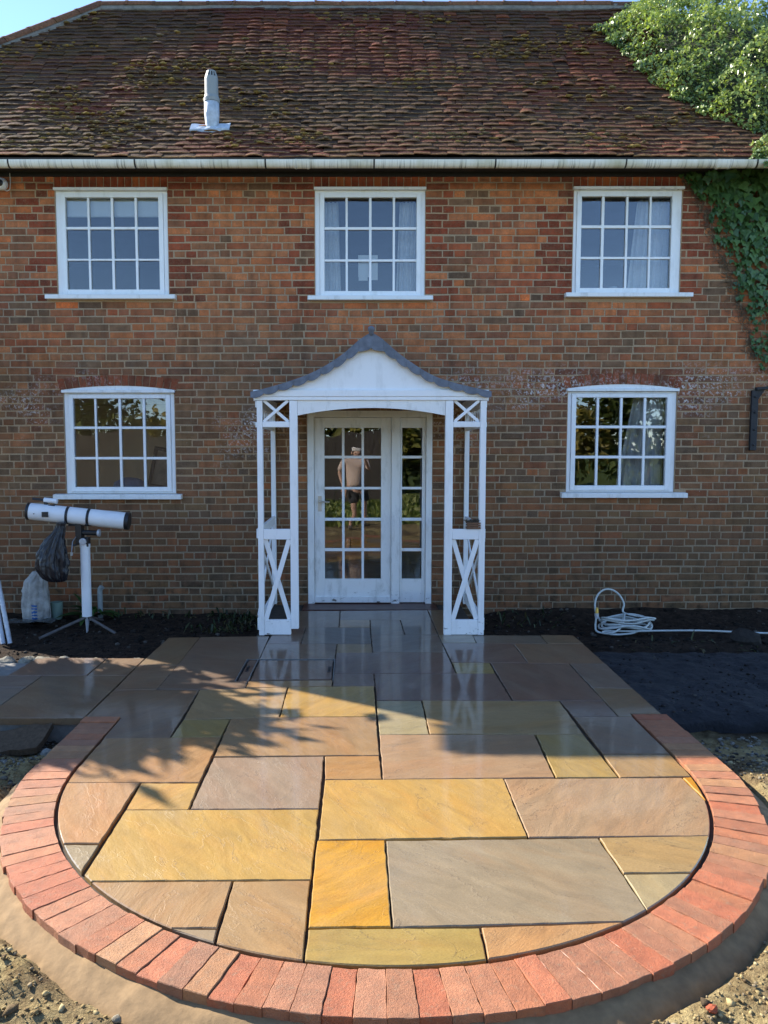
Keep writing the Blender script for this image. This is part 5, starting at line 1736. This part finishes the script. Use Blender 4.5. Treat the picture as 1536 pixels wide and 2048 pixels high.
def rock(name, loc, r0, colr, label, cat, seed, group=None, sub=2, flat=0.7):
    r = random.Random(seed)
    b = bmesh.new(); bmesh.ops.create_icosphere(b, subdivisions=sub, radius=1.0)
    st = (r.uniform(0.8, 1.4), r.uniform(0.7, 1.1), flat)
    off = r.uniform(0, 50)
    for v in b.verts:
        f = 1 + 0.9 * float(fbm(np.array(v.co.x * 1.6 + off), np.array(v.co.y * 1.6 + v.co.z * 2.3), 3))
        v.co = Vector((v.co.x * st[0], v.co.y * st[1], v.co.z * st[2])) * r0 * f
    me = bpy.data.meshes.new(name); b.to_mesh(me); b.free()
    a = me.attributes.new('tint', 'FLOAT_COLOR', 'POINT')
    a.data.foreach_set('color', np.tile(np.array([*colr, 1], dtype=np.float32), len(me.vertices)))
    o = link_mesh(name, me, M['stone'], None, smooth=False, label=label, cat=cat, group=group)
    o.location = loc; o.rotation_euler = (0, 0, r.uniform(0, 6.28))
    return o


gz_at = lambda x, y: float(ground_h(np.array(float(x)), np.array(float(y))))
mr = random.Random(17)
ORD = ['first', 'second', 'third', 'fourth', 'fifth', 'sixth', 'seventh', 'eighth', 'ninth']
for i, x in enumerate((-2.98, -2.83, -2.68, -2.55, -2.40, -2.27, -2.13, -1.97, -1.80)):
    rock('mortar_lump', (x, -2.17 + mr.gauss(0, 0.02), -0.06 + mr.uniform(0, 0.02)), mr.uniform(0.06, 0.095), lin(*mr.choice([(150, 146, 134), (136, 134, 126), (164, 158, 140)]), 0.65),
         ORD[i] + ' lump of pale mortar from the left behind the left path', 'mortar', 40 + i, 'mortar lumps behind the left path', 2, 0.6)
for i, (x, y, r0, cc, nm, lab, cat) in enumerate((
        (-1.06, -5.72, 0.035, (170, 176, 178), 'flint', 'pale grey flint shard in the soil left of the brick ring', 'stone'),
        (1.05, -6.02, 0.018, (176, 96, 70), 'brick_shard', 'orange brick shard in the soil at the lower right corner', 'brick'),
        (-1.86, -3.78, 0.038, (168, 166, 156), 'stone', 'round pale stone between the loose slab and the edging bricks', 'stone'),
        (2.98, -3.58, 0.10, (92, 92, 92), 'stone_block', 'dark squarish block in the gravel at the right edge', 'stone'),
        (2.03, -3.56, 0.03, (170, 166, 156), 'stone', 'long pale stone beside the upper right edging bricks', 'stone'),
        (3.72, -0.78, 0.045, (120, 116, 108), 'stone', 'grey stone on the dark soil above the hose tail', 'stone'),
        (3.45, -1.40, 0.12, (64, 60, 56), 'earth_clod', 'big dark clod on the soil bank behind the path base', 'clod'))):
    rock(nm, (x, y, gz_at(x, y) + r0 * 0.25), r0, lin(*cc, 0.65), lab, cat, 70 + i)
rock('rubble_heap', (-3.3, -1.75, -0.14), 0.17, lin(128, 128, 122, 0.6), 'grey mortar rubble heap beneath the galvanised poles', 'rubble', 91, None, 4, 0.5)

# loose clods and gravel
SAND = [(196, 174, 124), (178, 156, 108), (150, 128, 92), (120, 102, 76), (206, 188, 142), (96, 82, 64), (160, 150, 130)]
GREY = [(120, 116, 104), (140, 134, 118), (100, 96, 88), (150, 146, 136), (84, 80, 74)]
DARK = [(48, 42, 38), (60, 52, 46), (66, 58, 52), (40, 36, 32), (52, 46, 42), (44, 40, 36), (104, 98, 90)]
def clod_field(N, x0, x1, y0, y1, keep_f, pal, smin, smax, pw, zf):
    """many small angular clods at once"""
    q = np.random.default_rng(N)
    x = q.uniform(x0, x1, N); y = q.uniform(y0, y1, N)
    k = keep_f(x, y, q); x, y = x[k], y[k]; m = len(x)
    s_ = smin + (smax - smin) * q.random(m) ** pw
    z = zf(x, y) + s_ * 0.2
    V0 = np.array(ICO_V)
    st = np.stack([q.uniform(0.7, 1.5, m), q.uniform(0.7, 1.2, m), q.uniform(0.45, 0.9, m)], -1)
    V = V0[None] * q.uniform(0.6, 1.25, (m, len(V0), 1)) * (s_[:, None] * st)[:, None, :]
    a_ = q.uniform(0, 6.28, m); ca, sa = np.cos(a_)[:, None], np.sin(a_)[:, None]
    V = np.stack([V[..., 0] * ca - V[..., 1] * sa, V[..., 0] * sa + V[..., 1] * ca, V[..., 2]], -1) + np.stack([x, y, z], -1)[:, None]
    pl_ = np.array([lin(*c, 0.62) for c in pal])
    C = pl_[q.integers(0, len(pal), m)] * q.uniform(0.8, 1.2, (m, 1))
    return V.reshape(-1, 3), np.repeat(C, len(V0), 0), m


ddist = lambda x, y: np.where(y < CY, np.hypot(x - CX, y - CY), np.abs(x - CX)) - RO
near_f = lambda x, y, q: (ddist(x, y) > 0.03 + 0.13 * q.random(len(x)) ** 0.6) & (np.abs(x - 0.03) < (y + 8.2) * 0.53 + 0.12)
side_f = lambda x, y, q: (ddist(x, y) > 0.012) & (np.abs(x) < 3.6)
dark_f = lambda x, y, q: ~((x > -1.76) & (x < 1.95) & (y < -1.4)) & (np.abs(x - 0.08) > 1.15) & ~((x < 0) & (y < -2.2))
dz_f = lambda x, y: np.where((x > 1.92) & (y > -3.4) & (y < -1.86), -0.05, ground_h(x, y))
BROWN = [(168, 144, 100), (150, 128, 90), (186, 164, 116), (132, 112, 80), (112, 94, 70), (196, 176, 130), (156, 140, 112)]
Vs, Cs, tot = [], [], 0
for args in ((42000, -2.3, 2.6, -6.3, -3.9, near_f, BROWN, 0.0022, 0.010, 2.6, ground_h), (1500, -2.3, 2.6, -6.3, -3.9, near_f, SAND, 0.008, 0.020, 2.0, ground_h),
             (5200, -3.6, 3.7, -4.3, -3.48, side_f, GREY, 0.003, 0.019, 2.2, ground_h), (6500, -4.0, 4.6, -3.4, -0.05, dark_f, DARK, 0.003, 0.013, 2.2, dz_f), (700, -4.0, 4.6, -1.8, -0.05, dark_f, DARK, 0.010, 0.034, 1.8, dz_f)):
    v_, c_, m_ = clod_field(*args); Vs.append(v_); Cs.append(c_); tot += m_
F = (np.arange(tot)[:, None, None] * len(ICO_V) + np.array(ICO_F)[None]).reshape(-1, 3)
link_mesh('loose_soil', np_mesh('loose_soil', np.vstack(Vs), F, np.vstack(Cs)), M['stone'], label='loose clods and gravel strewn over the bare soil', cat='soil', kind='stuff')

# ================================================================== foliage
def leaves_np(P, D, Nn, size, cols, shape='kite'):
    """P base points, D tip directions, Nn face normals"""
    n = len(P)
    D = D / np.linalg.norm(D, axis=1, keepdims=True)
    S = np.cross(D, Nn); S /= np.linalg.norm(S, axis=1, keepdims=True) + 1e-9
    Nn = np.cross(S, D)
    if shape == 'blade':
        pts = [(0, 0, 0), (0.17, 0.45, 0.03), (0, 1, -0.10), (-0.17, 0.45, 0.03)]; tri = [(0, 1, 2), (0, 2, 3)]
    elif shape == 'kite':
        pts = [(0, 0, 0), (0.36, 0.42, 0.08), (0, 1, -0.06), (-0.36, 0.42, 0.08)]; tri = [(0, 1, 2), (0, 2, 3)]
    else:   # ivy: five lobes round a centre
        pts = [(0, 0.28, 0.0), (0, 0, -0.02), (0.34, -0.10, 0.05), (0.56, 0.30, 0.03), (0.30, 0.48, 0.06), (0, 1.0, -0.08), (-0.30, 0.48, 0.06), (-0.56, 0.30, 0.03), (-0.34, -0.10, 0.05)]
        tri = [(0, i, i + 1) for i in range(1, 8)] + [(0, 8, 1)]
    k = len(pts)
    V = np.zeros((n, k, 3))
    for i, (a, b, c) in enumerate(pts):
        V[:, i] = P + size[:, None] * (S * a + D * b + Nn * c)
    F = (np.arange(n)[:, None, None] * k + np.array(tri)[None]).reshape(-1, 3)
    return V, F, np.repeat(cols, k, axis=0), np.array(tri)


ivr = np.random.default_rng(12)
ivy = empty('ivy', (4.7, -0.1, -0.15), label='thick green ivy climbing the right end of the wall and spilling over the roof', cat='ivy')
# on the wall
bz = np.array([2.25, 2.33, 2.54, 2.94, 3.3, 3.81, 4.2, 4.46]); bx = np.array([4.34, 4.27, 4.13, 4.02, 3.88, 3.67, 3.50, 3.30])
pts = []
while len(pts) < 2100:
    x, z = ivr.uniform(3.25, 5.05), ivr.uniform(2.2, 4.47)
    b = np.interp(z, bz, bx) + 0.03 * math.sin(z * 11) + 0.02 * math.sin(z * 29)
    if x > b + ivr.random() * 0.05: pts.append((x, z, min(1, (x - b) / 0.25)))
pts = np.array(pts)
n = len(pts)
sz = (0.045 + 0.055 * pts[:, 2] * ivr.random(n)) * np.interp(pts[:, 1], [2.2, 3.4, 4.4], [0.75, 0.9, 1.2])
Pp = np.stack([pts[:, 0], -0.025 - pts[:, 2] * ivr.random(n) * 0.12, pts[:, 1] + sz * 0.3], -1)
Dd = np.stack([ivr.normal(0, 0.35, n), -0.25 + ivr.normal(0, 0.15, n), -np.ones(n)], -1)
Nn = np.stack([ivr.normal(0, 0.3, n), -np.ones(n), 0.45 + ivr.normal(0, 0.2, n)], -1)
g = ivr.random(n)[:, None]
cols_ = np.array(lin(50, 80, 44))[None] * (1 - g) + np.array(lin(88, 118, 62))[None] * g
V, F, T, tri = leaves_np(Pp, Dd, Nn, sz, cols_, 'ivy')
inview = (pts[:, 0] < 4.2)
idxs = np.where(inview)[0]
idxs = idxs[np.argsort(-(sz[idxs] - Pp[idxs, 1] * 1.0))][:300]
keep = np.ones(n, bool); keep[idxs] = False
for i in idxs:
    o = part(link_mesh('leaf', np_mesh('leaf', V[i], tri, np.repeat(cols_[i][None], V.shape[1], 0)), M['ivy']), ivy)
Vk = V[keep]; nk = len(Vk)
Fk = (np.arange(nk)[:, None, None] * V.shape[1] + tri[None]).reshape(-1, 3)
part(link_mesh('wall_foliage', np_mesh('wall_foliage', Vk.reshape(-1, 3), Fk, np.repeat(cols_[keep], V.shape[1], 0)), M['ivy'], kind='stuff'), ivy)
# stems and dead tendrils at the edge
m1 = MB(); sr = random.Random(23)
for k in range(7):
    x = 4.55 + 0.07 * k; p_ = []
    for j in range(9): p_.append((x + sr.gauss(0, 0.03), -0.02, -0.15 + 0.56 * j))
    m1.tube(p_, [0.022 * (1 - j / 11) for j in range(9)], 6)
part(m1.build('stem', M['bark']), ivy)
m1 = MB()
for k in range(520):
    z = sr.uniform(2.6, 4.45); b = float(np.interp(z, bz, bx)) - abs(sr.gauss(0, 0.055)) + 0.03
    a = Vector((b, -0.008, z)); m1.tube([a, a + Vector((sr.gauss(0, 0.02), -0.012, sr.gauss(0, 0.02))), a + Vector((sr.gauss(0, 0.03), -0.006, sr.gauss(0, 0.03)))], 0.0022, 4, False)
part(m1.build('dead_tendrils', simple('dead_tendril', lin(128, 108, 84, 0.6), 0.9, 20, 0.3, 0), kind='stuff'), ivy)
# over the roof
NB_ = 42000
bs = np.array([-0.2, 0.0, 0.3, 0.55, 0.98, 1.4, 2.0, 2.6, 3.27, 3.5, 4.0, 4.3]); bxx = np.array([3.9, 3.76, 3.98, 4.05, 3.66, 3.42, 3.20, 3.08, 2.90, 3.18, 3.40, 3.5])
xs_ = ivr.uniform(2.85, 5.5, NB_); ss_ = ivr.uniform(-0.25, SLOPE + 0.35, NB_)
bb_ = np.interp(ss_, bs, bxx) + 0.12 * fbm(xs_ * 0 + 3, ss_ * 4, 3) + 0.05 * np.sin(ss_ * 17)
ins = xs_ - bb_
ok = ins > 0.0
xs_, ss_, ins = xs_[ok], ss_[ok], ins[ok]
n = len(xs_)
th_ = np.clip(ins / 0.55, 0.0, 1) ** 0.8 * (0.22 + 0.34 * np.clip((xs_ - 3.6) / 0.9, 0, 1)) + 0.05
top = th_ * np.interp(ss_, [-0.2, 0.3, 2.2, SLOPE - 0.5, SLOPE + 0.3], [0.35, 0.6, 1.0, 0.75, 0.25])
cl = fbm(xs_ * 2.6, ss_ * 2.6 + 20, 3) * 1.5 + fbm(xs_ * 7, ss_ * 7, 2) * 0.7
top = top * (1 + cl * 1.1) + cl * 0.10 * np.clip(ins / 0.4, 0, 1)
pf = np.array([prof(min(SLOPE, max(0, q))) for q in ss_])
over = np.maximum(0, ss_ - SLOPE); und = np.minimum(0, ss_)
dep = ivr.random(n) ** 2.2 * 0.16
hh = np.maximum(0.03, top - dep)
Nx = np.stack([np.zeros(n), -np.sin(pf[:, 2]), np.cos(pf[:, 2])], -1)
Pp = np.stack([xs_, pf[:, 0] + over * 0.9 + und * 0.7, pf[:, 1] - over * 0.5 + und * 0.75], -1) + Nx * hh[:, None]
# beyond the end of the roof the mass falls away
drop_ = np.clip((xs_ - np.array([hip_x(min(SLOPE, max(0, q)), 1) for q in ss_])), 0, None)
Pp[:, 2] -= drop_ * 0.55
sz = 0.022 + 0.045 * ivr.random(n) ** 1.6
Dd = np.stack([ivr.normal(0, 0.6, n), -0.5 + ivr.normal(0, 0.5, n), -0.7 + ivr.normal(0, 0.4, n)], -1)
Nn = np.stack([ivr.normal(0, 0.5, n), -0.55 + ivr.normal(0, 0.45, n), 0.8 + ivr.normal(0, 0.4, n)], -1)
g = np.clip(0.5 + cl * 1.6 + ivr.normal(0, 0.22, n), 0, 1)[:, None]  # sun and shade painted into the leaf tint: raised clumps paler, hollows darker
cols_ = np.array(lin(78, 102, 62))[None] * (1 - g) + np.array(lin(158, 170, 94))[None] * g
V, F, T, tri = leaves_np(Pp, Dd, Nn, sz, cols_, 'kite')
part(link_mesh('roof_foliage', np_mesh('roof_foliage', V.reshape(-1, 3), F, T), M['ivy_sun'], kind='stuff'), ivy)
# dark inner mass of stems under the leaves
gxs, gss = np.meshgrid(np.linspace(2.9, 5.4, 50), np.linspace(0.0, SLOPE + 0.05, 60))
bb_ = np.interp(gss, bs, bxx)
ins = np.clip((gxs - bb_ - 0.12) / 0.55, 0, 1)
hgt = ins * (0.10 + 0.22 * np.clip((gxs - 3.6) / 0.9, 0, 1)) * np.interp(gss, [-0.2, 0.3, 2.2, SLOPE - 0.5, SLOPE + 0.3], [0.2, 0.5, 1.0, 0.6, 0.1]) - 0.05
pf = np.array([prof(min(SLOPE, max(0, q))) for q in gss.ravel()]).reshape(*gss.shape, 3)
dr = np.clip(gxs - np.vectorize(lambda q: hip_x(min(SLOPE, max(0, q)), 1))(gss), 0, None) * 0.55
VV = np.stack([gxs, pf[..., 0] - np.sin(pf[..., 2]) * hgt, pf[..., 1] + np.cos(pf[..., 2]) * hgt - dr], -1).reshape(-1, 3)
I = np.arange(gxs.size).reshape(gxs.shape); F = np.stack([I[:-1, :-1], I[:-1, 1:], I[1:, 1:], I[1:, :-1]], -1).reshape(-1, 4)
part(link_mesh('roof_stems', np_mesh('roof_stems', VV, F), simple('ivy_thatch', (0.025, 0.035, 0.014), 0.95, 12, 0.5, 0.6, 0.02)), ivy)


def tree(name, base, trunk_h, crown_c, crown_r, nleaf, lsize, pal, seed, label, clumps=26, mat='leaf', group=None, trunk_r=0.09, shape='kite'):
    q = np.random.default_rng(seed); r = random.Random(seed)
    t = empty(name, base, label=label, cat='tree', group=group)
    cc = Vector(crown_c) - Vector(base)
    m1 = MB()
    topp = Vector((cc.x * 0.6, cc.y * 0.6, trunk_h))
    m1.tube([(0, 0, -0.25), (0.02, 0, trunk_h * 0.5), topp], [trunk_r, trunk_r * 0.8, trunk_r * 0.6], 9)
    cs = []
    for k in range(clumps):
        while True:
            d = q.uniform(-1, 1, 3)
            if np.linalg.norm(d) < 1: break
        cs.append(np.array(cc) + d * np.array(crown_r) * 0.85)
    for c_ in cs[:16]:
        c_ = Vector(c_); mid = topp.lerp(c_, 0.5) + Vector((r.gauss(0, 0.06), r.gauss(0, 0.06), 0.08))
        m1.tube([topp - Vector((0, 0, trunk_h * 0.2)), mid, c_], [trunk_r * 0.4, trunk_r * 0.25, 0.008], 6)
    m1.build('trunk', M['bark'], t, smooth=True)
    cs = np.array(cs)
    w = q.integers(0, clumps, nleaf)
    P_ = cs[w] + q.normal(0, 1, (nleaf, 3)) * np.array(crown_r) * 0.17
    out = P_ - np.array(cc)
    D_ = out / (np.linalg.norm(out, axis=1, keepdims=True) + 1e-6) + q.normal(0, 0.7, (nleaf, 3)); D_[:, 2] -= 0.4
    N_ = q.normal(0, 0.6, (nleaf, 3)) + np.array([0, 0, 0.9])
    g_ = q.random(nleaf)[:, None]
    c2 = np.array(lin(*pal[0]))[None] * (1 - g_) + np.array(lin(*pal[1]))[None] * g_
    V_, F_, T_, _t = leaves_np(P_, D_, N_, q.uniform(0.7, 1.3, nleaf) * lsize, c2, shape)
    link_mesh('crown', np_mesh('crown', V_.reshape(-1, 3), F_, T_), M[mat], t)
    return t


# tree at the left corner of the house; its leaves shade the patio
tree('broadleaf_tree', (-6.05, -1.25, -0.16), 1.7, (-5.93, -0.95, 2.74), (1.55, 0.68, 0.72), 3600, 0.27, ((58, 84, 36), (90, 112, 52)), 4, 'leafy tree at the left corner of the house casting dappled shade', 34, shape='blade')
# garden behind the photographer, seen mirrored in the glass
hcols = [((84, 92, 38), (150, 138, 60)), ((60, 76, 34), (110, 116, 54)), ((92, 88, 40), (160, 140, 66)), ((52, 70, 34), (96, 106, 50))]
hx = [(-13.5, 3.9), (-9.8, 4.4), (-6.2, 3.4), (-2.9, 3.6), (0.6, 3.9), (4.0, 3.3), (7.4, 4.3), (10.8, 4.8), (14.2, 4.2)]
for i, (x, h) in enumerate(hx):
    tree('hedge_tree', (x, -21.5 + (i % 3) * 0.7, -0.06), 1.3, (x, -21.5 + (i % 3) * 0.7, h * 0.5 + 0.1), (2.3, 1.3, h * 0.52), 2600, 0.26, hcols[i % 4], 60 + i,
         ORD[i] + ' garden tree from the left in the row mirrored in the window glass', 40, 'leaf', 'garden trees behind the camera', 0.14)
fence = empty('board_fence', (-6.0, -18.6, -0.06), label='dark upright board fence across the garden, mirrored in the door glass', cat='fence')
fm = bpy.data.meshes.new('board'); m1 = MB(); m1.box(-0.07, 0.07, -0.012, 0.012, 0, 2.25); fm = m1.mesh('board'); fm.materials.append(M['fence'])
for k in range(96):
    o = bpy.data.objects.new('board', fm); col.objects.link(o); o.parent = fence; o.location = (-7.2 + 0.15 * k, 0.003 * (k % 2), rnd.gauss(0, 0.01))
for z in (0.4, 1.8):
    m1 = MB(); m1.box(-7.3, 7.2, -0.06, -0.02, z - 0.04, z + 0.04); m1.build('rail', M['fence'], fence)
# lawn
lw = np.random.default_rng(3); n = 9000
P_ = np.stack([lw.uniform(-7, 7, n), lw.uniform(-17, -10.0, n), np.zeros(n)], -1); P_[:, 2] = ground_h(P_[:, 0], P_[:, 1]) - 0.01
D_ = np.stack([lw.normal(0, 0.5, n), lw.normal(0, 0.5, n), np.ones(n)], -1); N_ = lw.normal(0, 1, (n, 3))
g_ = lw.random(n)[:, None]; c2 = np.array(lin(86, 108, 46))[None] * (1 - g_) + np.array(lin(150, 150, 84))[None] * g_
V_, F_, T_, _t = leaves_np(P_, D_, N_, lw.uniform(0.08, 0.2, n), c2, 'kite')
link_mesh('lawn_grass', np_mesh('lawn_grass', V_.reshape(-1, 3), F_, T_), M['leaf'], label='rough lawn grass across the garden', cat='grass', kind='stuff')

# ================================================================== the photographer, seen only in the door glass
def skin(name, verts, edges, radii, root, mat, parent, sub=2):
    me = bpy.data.meshes.new(name); me.from_pydata([Vector(v) for v in verts], edges, []); me.update()
    o = bpy.data.objects.new(name, me); col.objects.link(o); o.parent = parent
    m = o.modifiers.new('skin', 'SKIN'); m.use_smooth_shade = True
    for i, rr in enumerate(radii):
        sv = me.skin_vertices[0].data[i]
        sv.radius = rr if isinstance(rr, tuple) else (rr, rr); sv.use_root = (i == root)
    s = o.modifiers.new('sub', 'SUBSURF'); s.levels = sub; s.render_levels = sub
    me.materials.append(mat)
    return o


pg = gz_at(-0.12, -8.72)
person = empty('person', (-0.12, -8.72, pg), label='person in a beige T-shirt and dark shorts holding up a phone, mirrored in the door', cat='person')
person.scale = (1.16, 1.08, 1.0)
skin_m = simple('skin', (0.55, 0.33, 0.23), 0.55, 20, 0.06, 0)
V = [(0, 0, 0.95), (0, 0.0, 1.12), (0, -0.01, 1.32), (0, 0.0, 1.46), (0, 0.015, 1.53), (0, 0.03, 1.62), (0, 0.025, 1.72),      # 0-6 pelvis..crown
     (-0.19, 0, 1.42), (-0.25, 0.0, 1.16), (-0.26, 0.05, 0.92), (-0.255, 0.08, 0.83),                                     # 7-10 hanging arm
     (0.19, 0, 1.42), (0.26, 0.10, 1.20), (0.17, 0.33, 1.42), (0.13, 0.38, 1.50),                                        # 11-14 raised arm
     (-0.10, 0, 0.88), (-0.12, 0.01, 0.48), (-0.13, -0.02, 0.08), (-0.14, 0.13, 0.03),                                    # 15-18
     (0.10, 0, 0.88), (0.12, 0.01, 0.48), (0.13, -0.02, 0.08), (0.14, 0.13, 0.03)]                                        # 19-22
E_ = [(0, 1), (1, 2), (2, 3), (3, 4), (4, 5), (5, 6), (3, 7), (7, 8), (8, 9), (9, 10), (3, 11), (11, 12), (12, 13), (13, 14), (0, 15), (15, 16), (16, 17), (17, 18), (0, 19), (19, 20), (20, 21), (21, 22)]
rad = [(0.15, 0.11), (0.15, 0.105), (0.165, 0.115), (0.09, 0.07), 0.055, (0.078, 0.095), (0.06, 0.075), 0.062, 0.043, 0.03, 0.03, 0.062, 0.043, 0.03, 0.03, 0.09, 0.062, 0.042, 0.035, 0.09, 0.062, 0.042, 0.035]
for base, tip, ths in ((10, (0, 0.02, -1), (0, 1, -0.4)), (14, (-0.3, 0.3, 1), (-1, 0, 0.3))):
    b = Vector(V[base]); tv = Vector(tip).normalized(); sv_ = Vector((0, 1, 0)) if base == 10 else Vector((-0.7, 0.7, 0))
    for k, L in enumerate((0.075, 0.085, 0.08, 0.06)):
        i0 = len(V); q = b + sv_ * (0.03 - 0.02 * k) + tv * 0.03
        V += [tuple(q), tuple(q + tv * L * 0.55), tuple(q + tv * L + Vector((0.012 if base == 10 else -0.02, 0, 0)))]
        E_ += [(base, i0), (i0, i0 + 1), (i0 + 1, i0 + 2)]; rad += [0.010, 0.009, 0.007]
    i0 = len(V); th_ = Vector(ths).normalized()
    V += [tuple(b + th_ * 0.035), tuple(b + th_ * 0.06 + tv * 0.03)]; E_ += [(base, i0), (i0, i0 + 1)]; rad += [0.011, 0.009]
body = skin('body', V, E_, rad, 0, skin_m, person)
shirt_m = simple('beige_cotton', (0.62, 0.47, 0.39), 0.9, 30, 0.08, 0.2)
skin('t_shirt', [(0, 0, 0.90), (0, 0, 1.12), (0, -0.01, 1.32), (0, 0, 1.45), (-0.18, 0, 1.43), (-0.245, 0, 1.18), (0.18, 0, 1.43), (0.25, 0.08, 1.22)],
     [(0, 1), (1, 2), (2, 3), (3, 4), (4, 5), (3, 6), (6, 7)], [(0.185, 0.14), (0.18, 0.135), (0.19, 0.14), (0.11, 0.085), 0.085, 0.075, 0.085, 0.075], 1, shirt_m, person)
skin('shorts', [(0, 0, 0.93), (-0.105, 0, 0.82), (-0.12, 0.005, 0.55), (0.105, 0, 0.82), (0.12, 0.005, 0.55)], [(0, 1), (1, 2), (0, 3), (3, 4)], [(0.175, 0.13), 0.115, 0.105, 0.115, 0.105], 0, simple('dark_shorts', (0.035, 0.036, 0.04), 0.9, 20, 0.1, 0.1), person)
hair = MB(); hair.lathe([(0.088, -0.01), (0.09, 0.03), (0.075, 0.075), (0.03, 0.095)], 18, (0, 0.0, 1.69)); hair.build('hair', simple('hair', (0.62, 0.56, 0.5), 0.8, 60, 0.2, 0.3), person, smooth=True)
for sx_ in (-1, 1):
    f_ = MB(); f_.lathe([(0.002, -0.012), (0.012, 0), (0.002, 0.012)], 8, (0.032 * sx_, 0.118, 1.63), (0, 1, 0)); f_.build('eye', M['black'], person)
    f_ = MB(); f_.tube([(0.088 * sx_, 0.0, 1.60), (0.094 * sx_, 0.0, 1.64), (0.09 * sx_, 0.0, 1.67)], [0.012, 0.018, 0.012], 6); f_.build('ear', skin_m, person)
f_ = MB(); f_.tube([(0, 0.115, 1.64), (0, 0.14, 1.595)], [0.009, 0.016], 8); f_.build('nose', skin_m, person)
f_ = MB(); f_.tube([(-0.025, 0.11, 1.565), (0, 0.118, 1.562), (0.025, 0.11, 1.565)], 0.006, 6); f_.build('mouth', simple('lips', (0.4, 0.16, 0.13), 0.5, 5, 0, 0), person)
for sx_ in (-1, 1):
    f_ = MB(); f_.box(-0.05 + 0.135 * sx_, 0.05 + 0.135 * sx_, -0.08, 0.19, -0.005, 0.085); f_.build('shoe', simple('shoe_leather', (0.12, 0.1, 0.085), 0.7, 10, 0.2, 0) if 'shoe_leather' not in bpy.data.materials else bpy.data.materials['shoe_leather'], person, bevel=0.03)
ph_ = MB(); ph_.box(-0.035, 0.04, 0.43, 0.44, 1.53, 1.68); 
pho = ph_.build('phone', M['black'], None, bevel=0.004, label='black phone held up by the person, mirrored in the door', cat='phone')
pho.location = (-0.04, -8.72, pg)
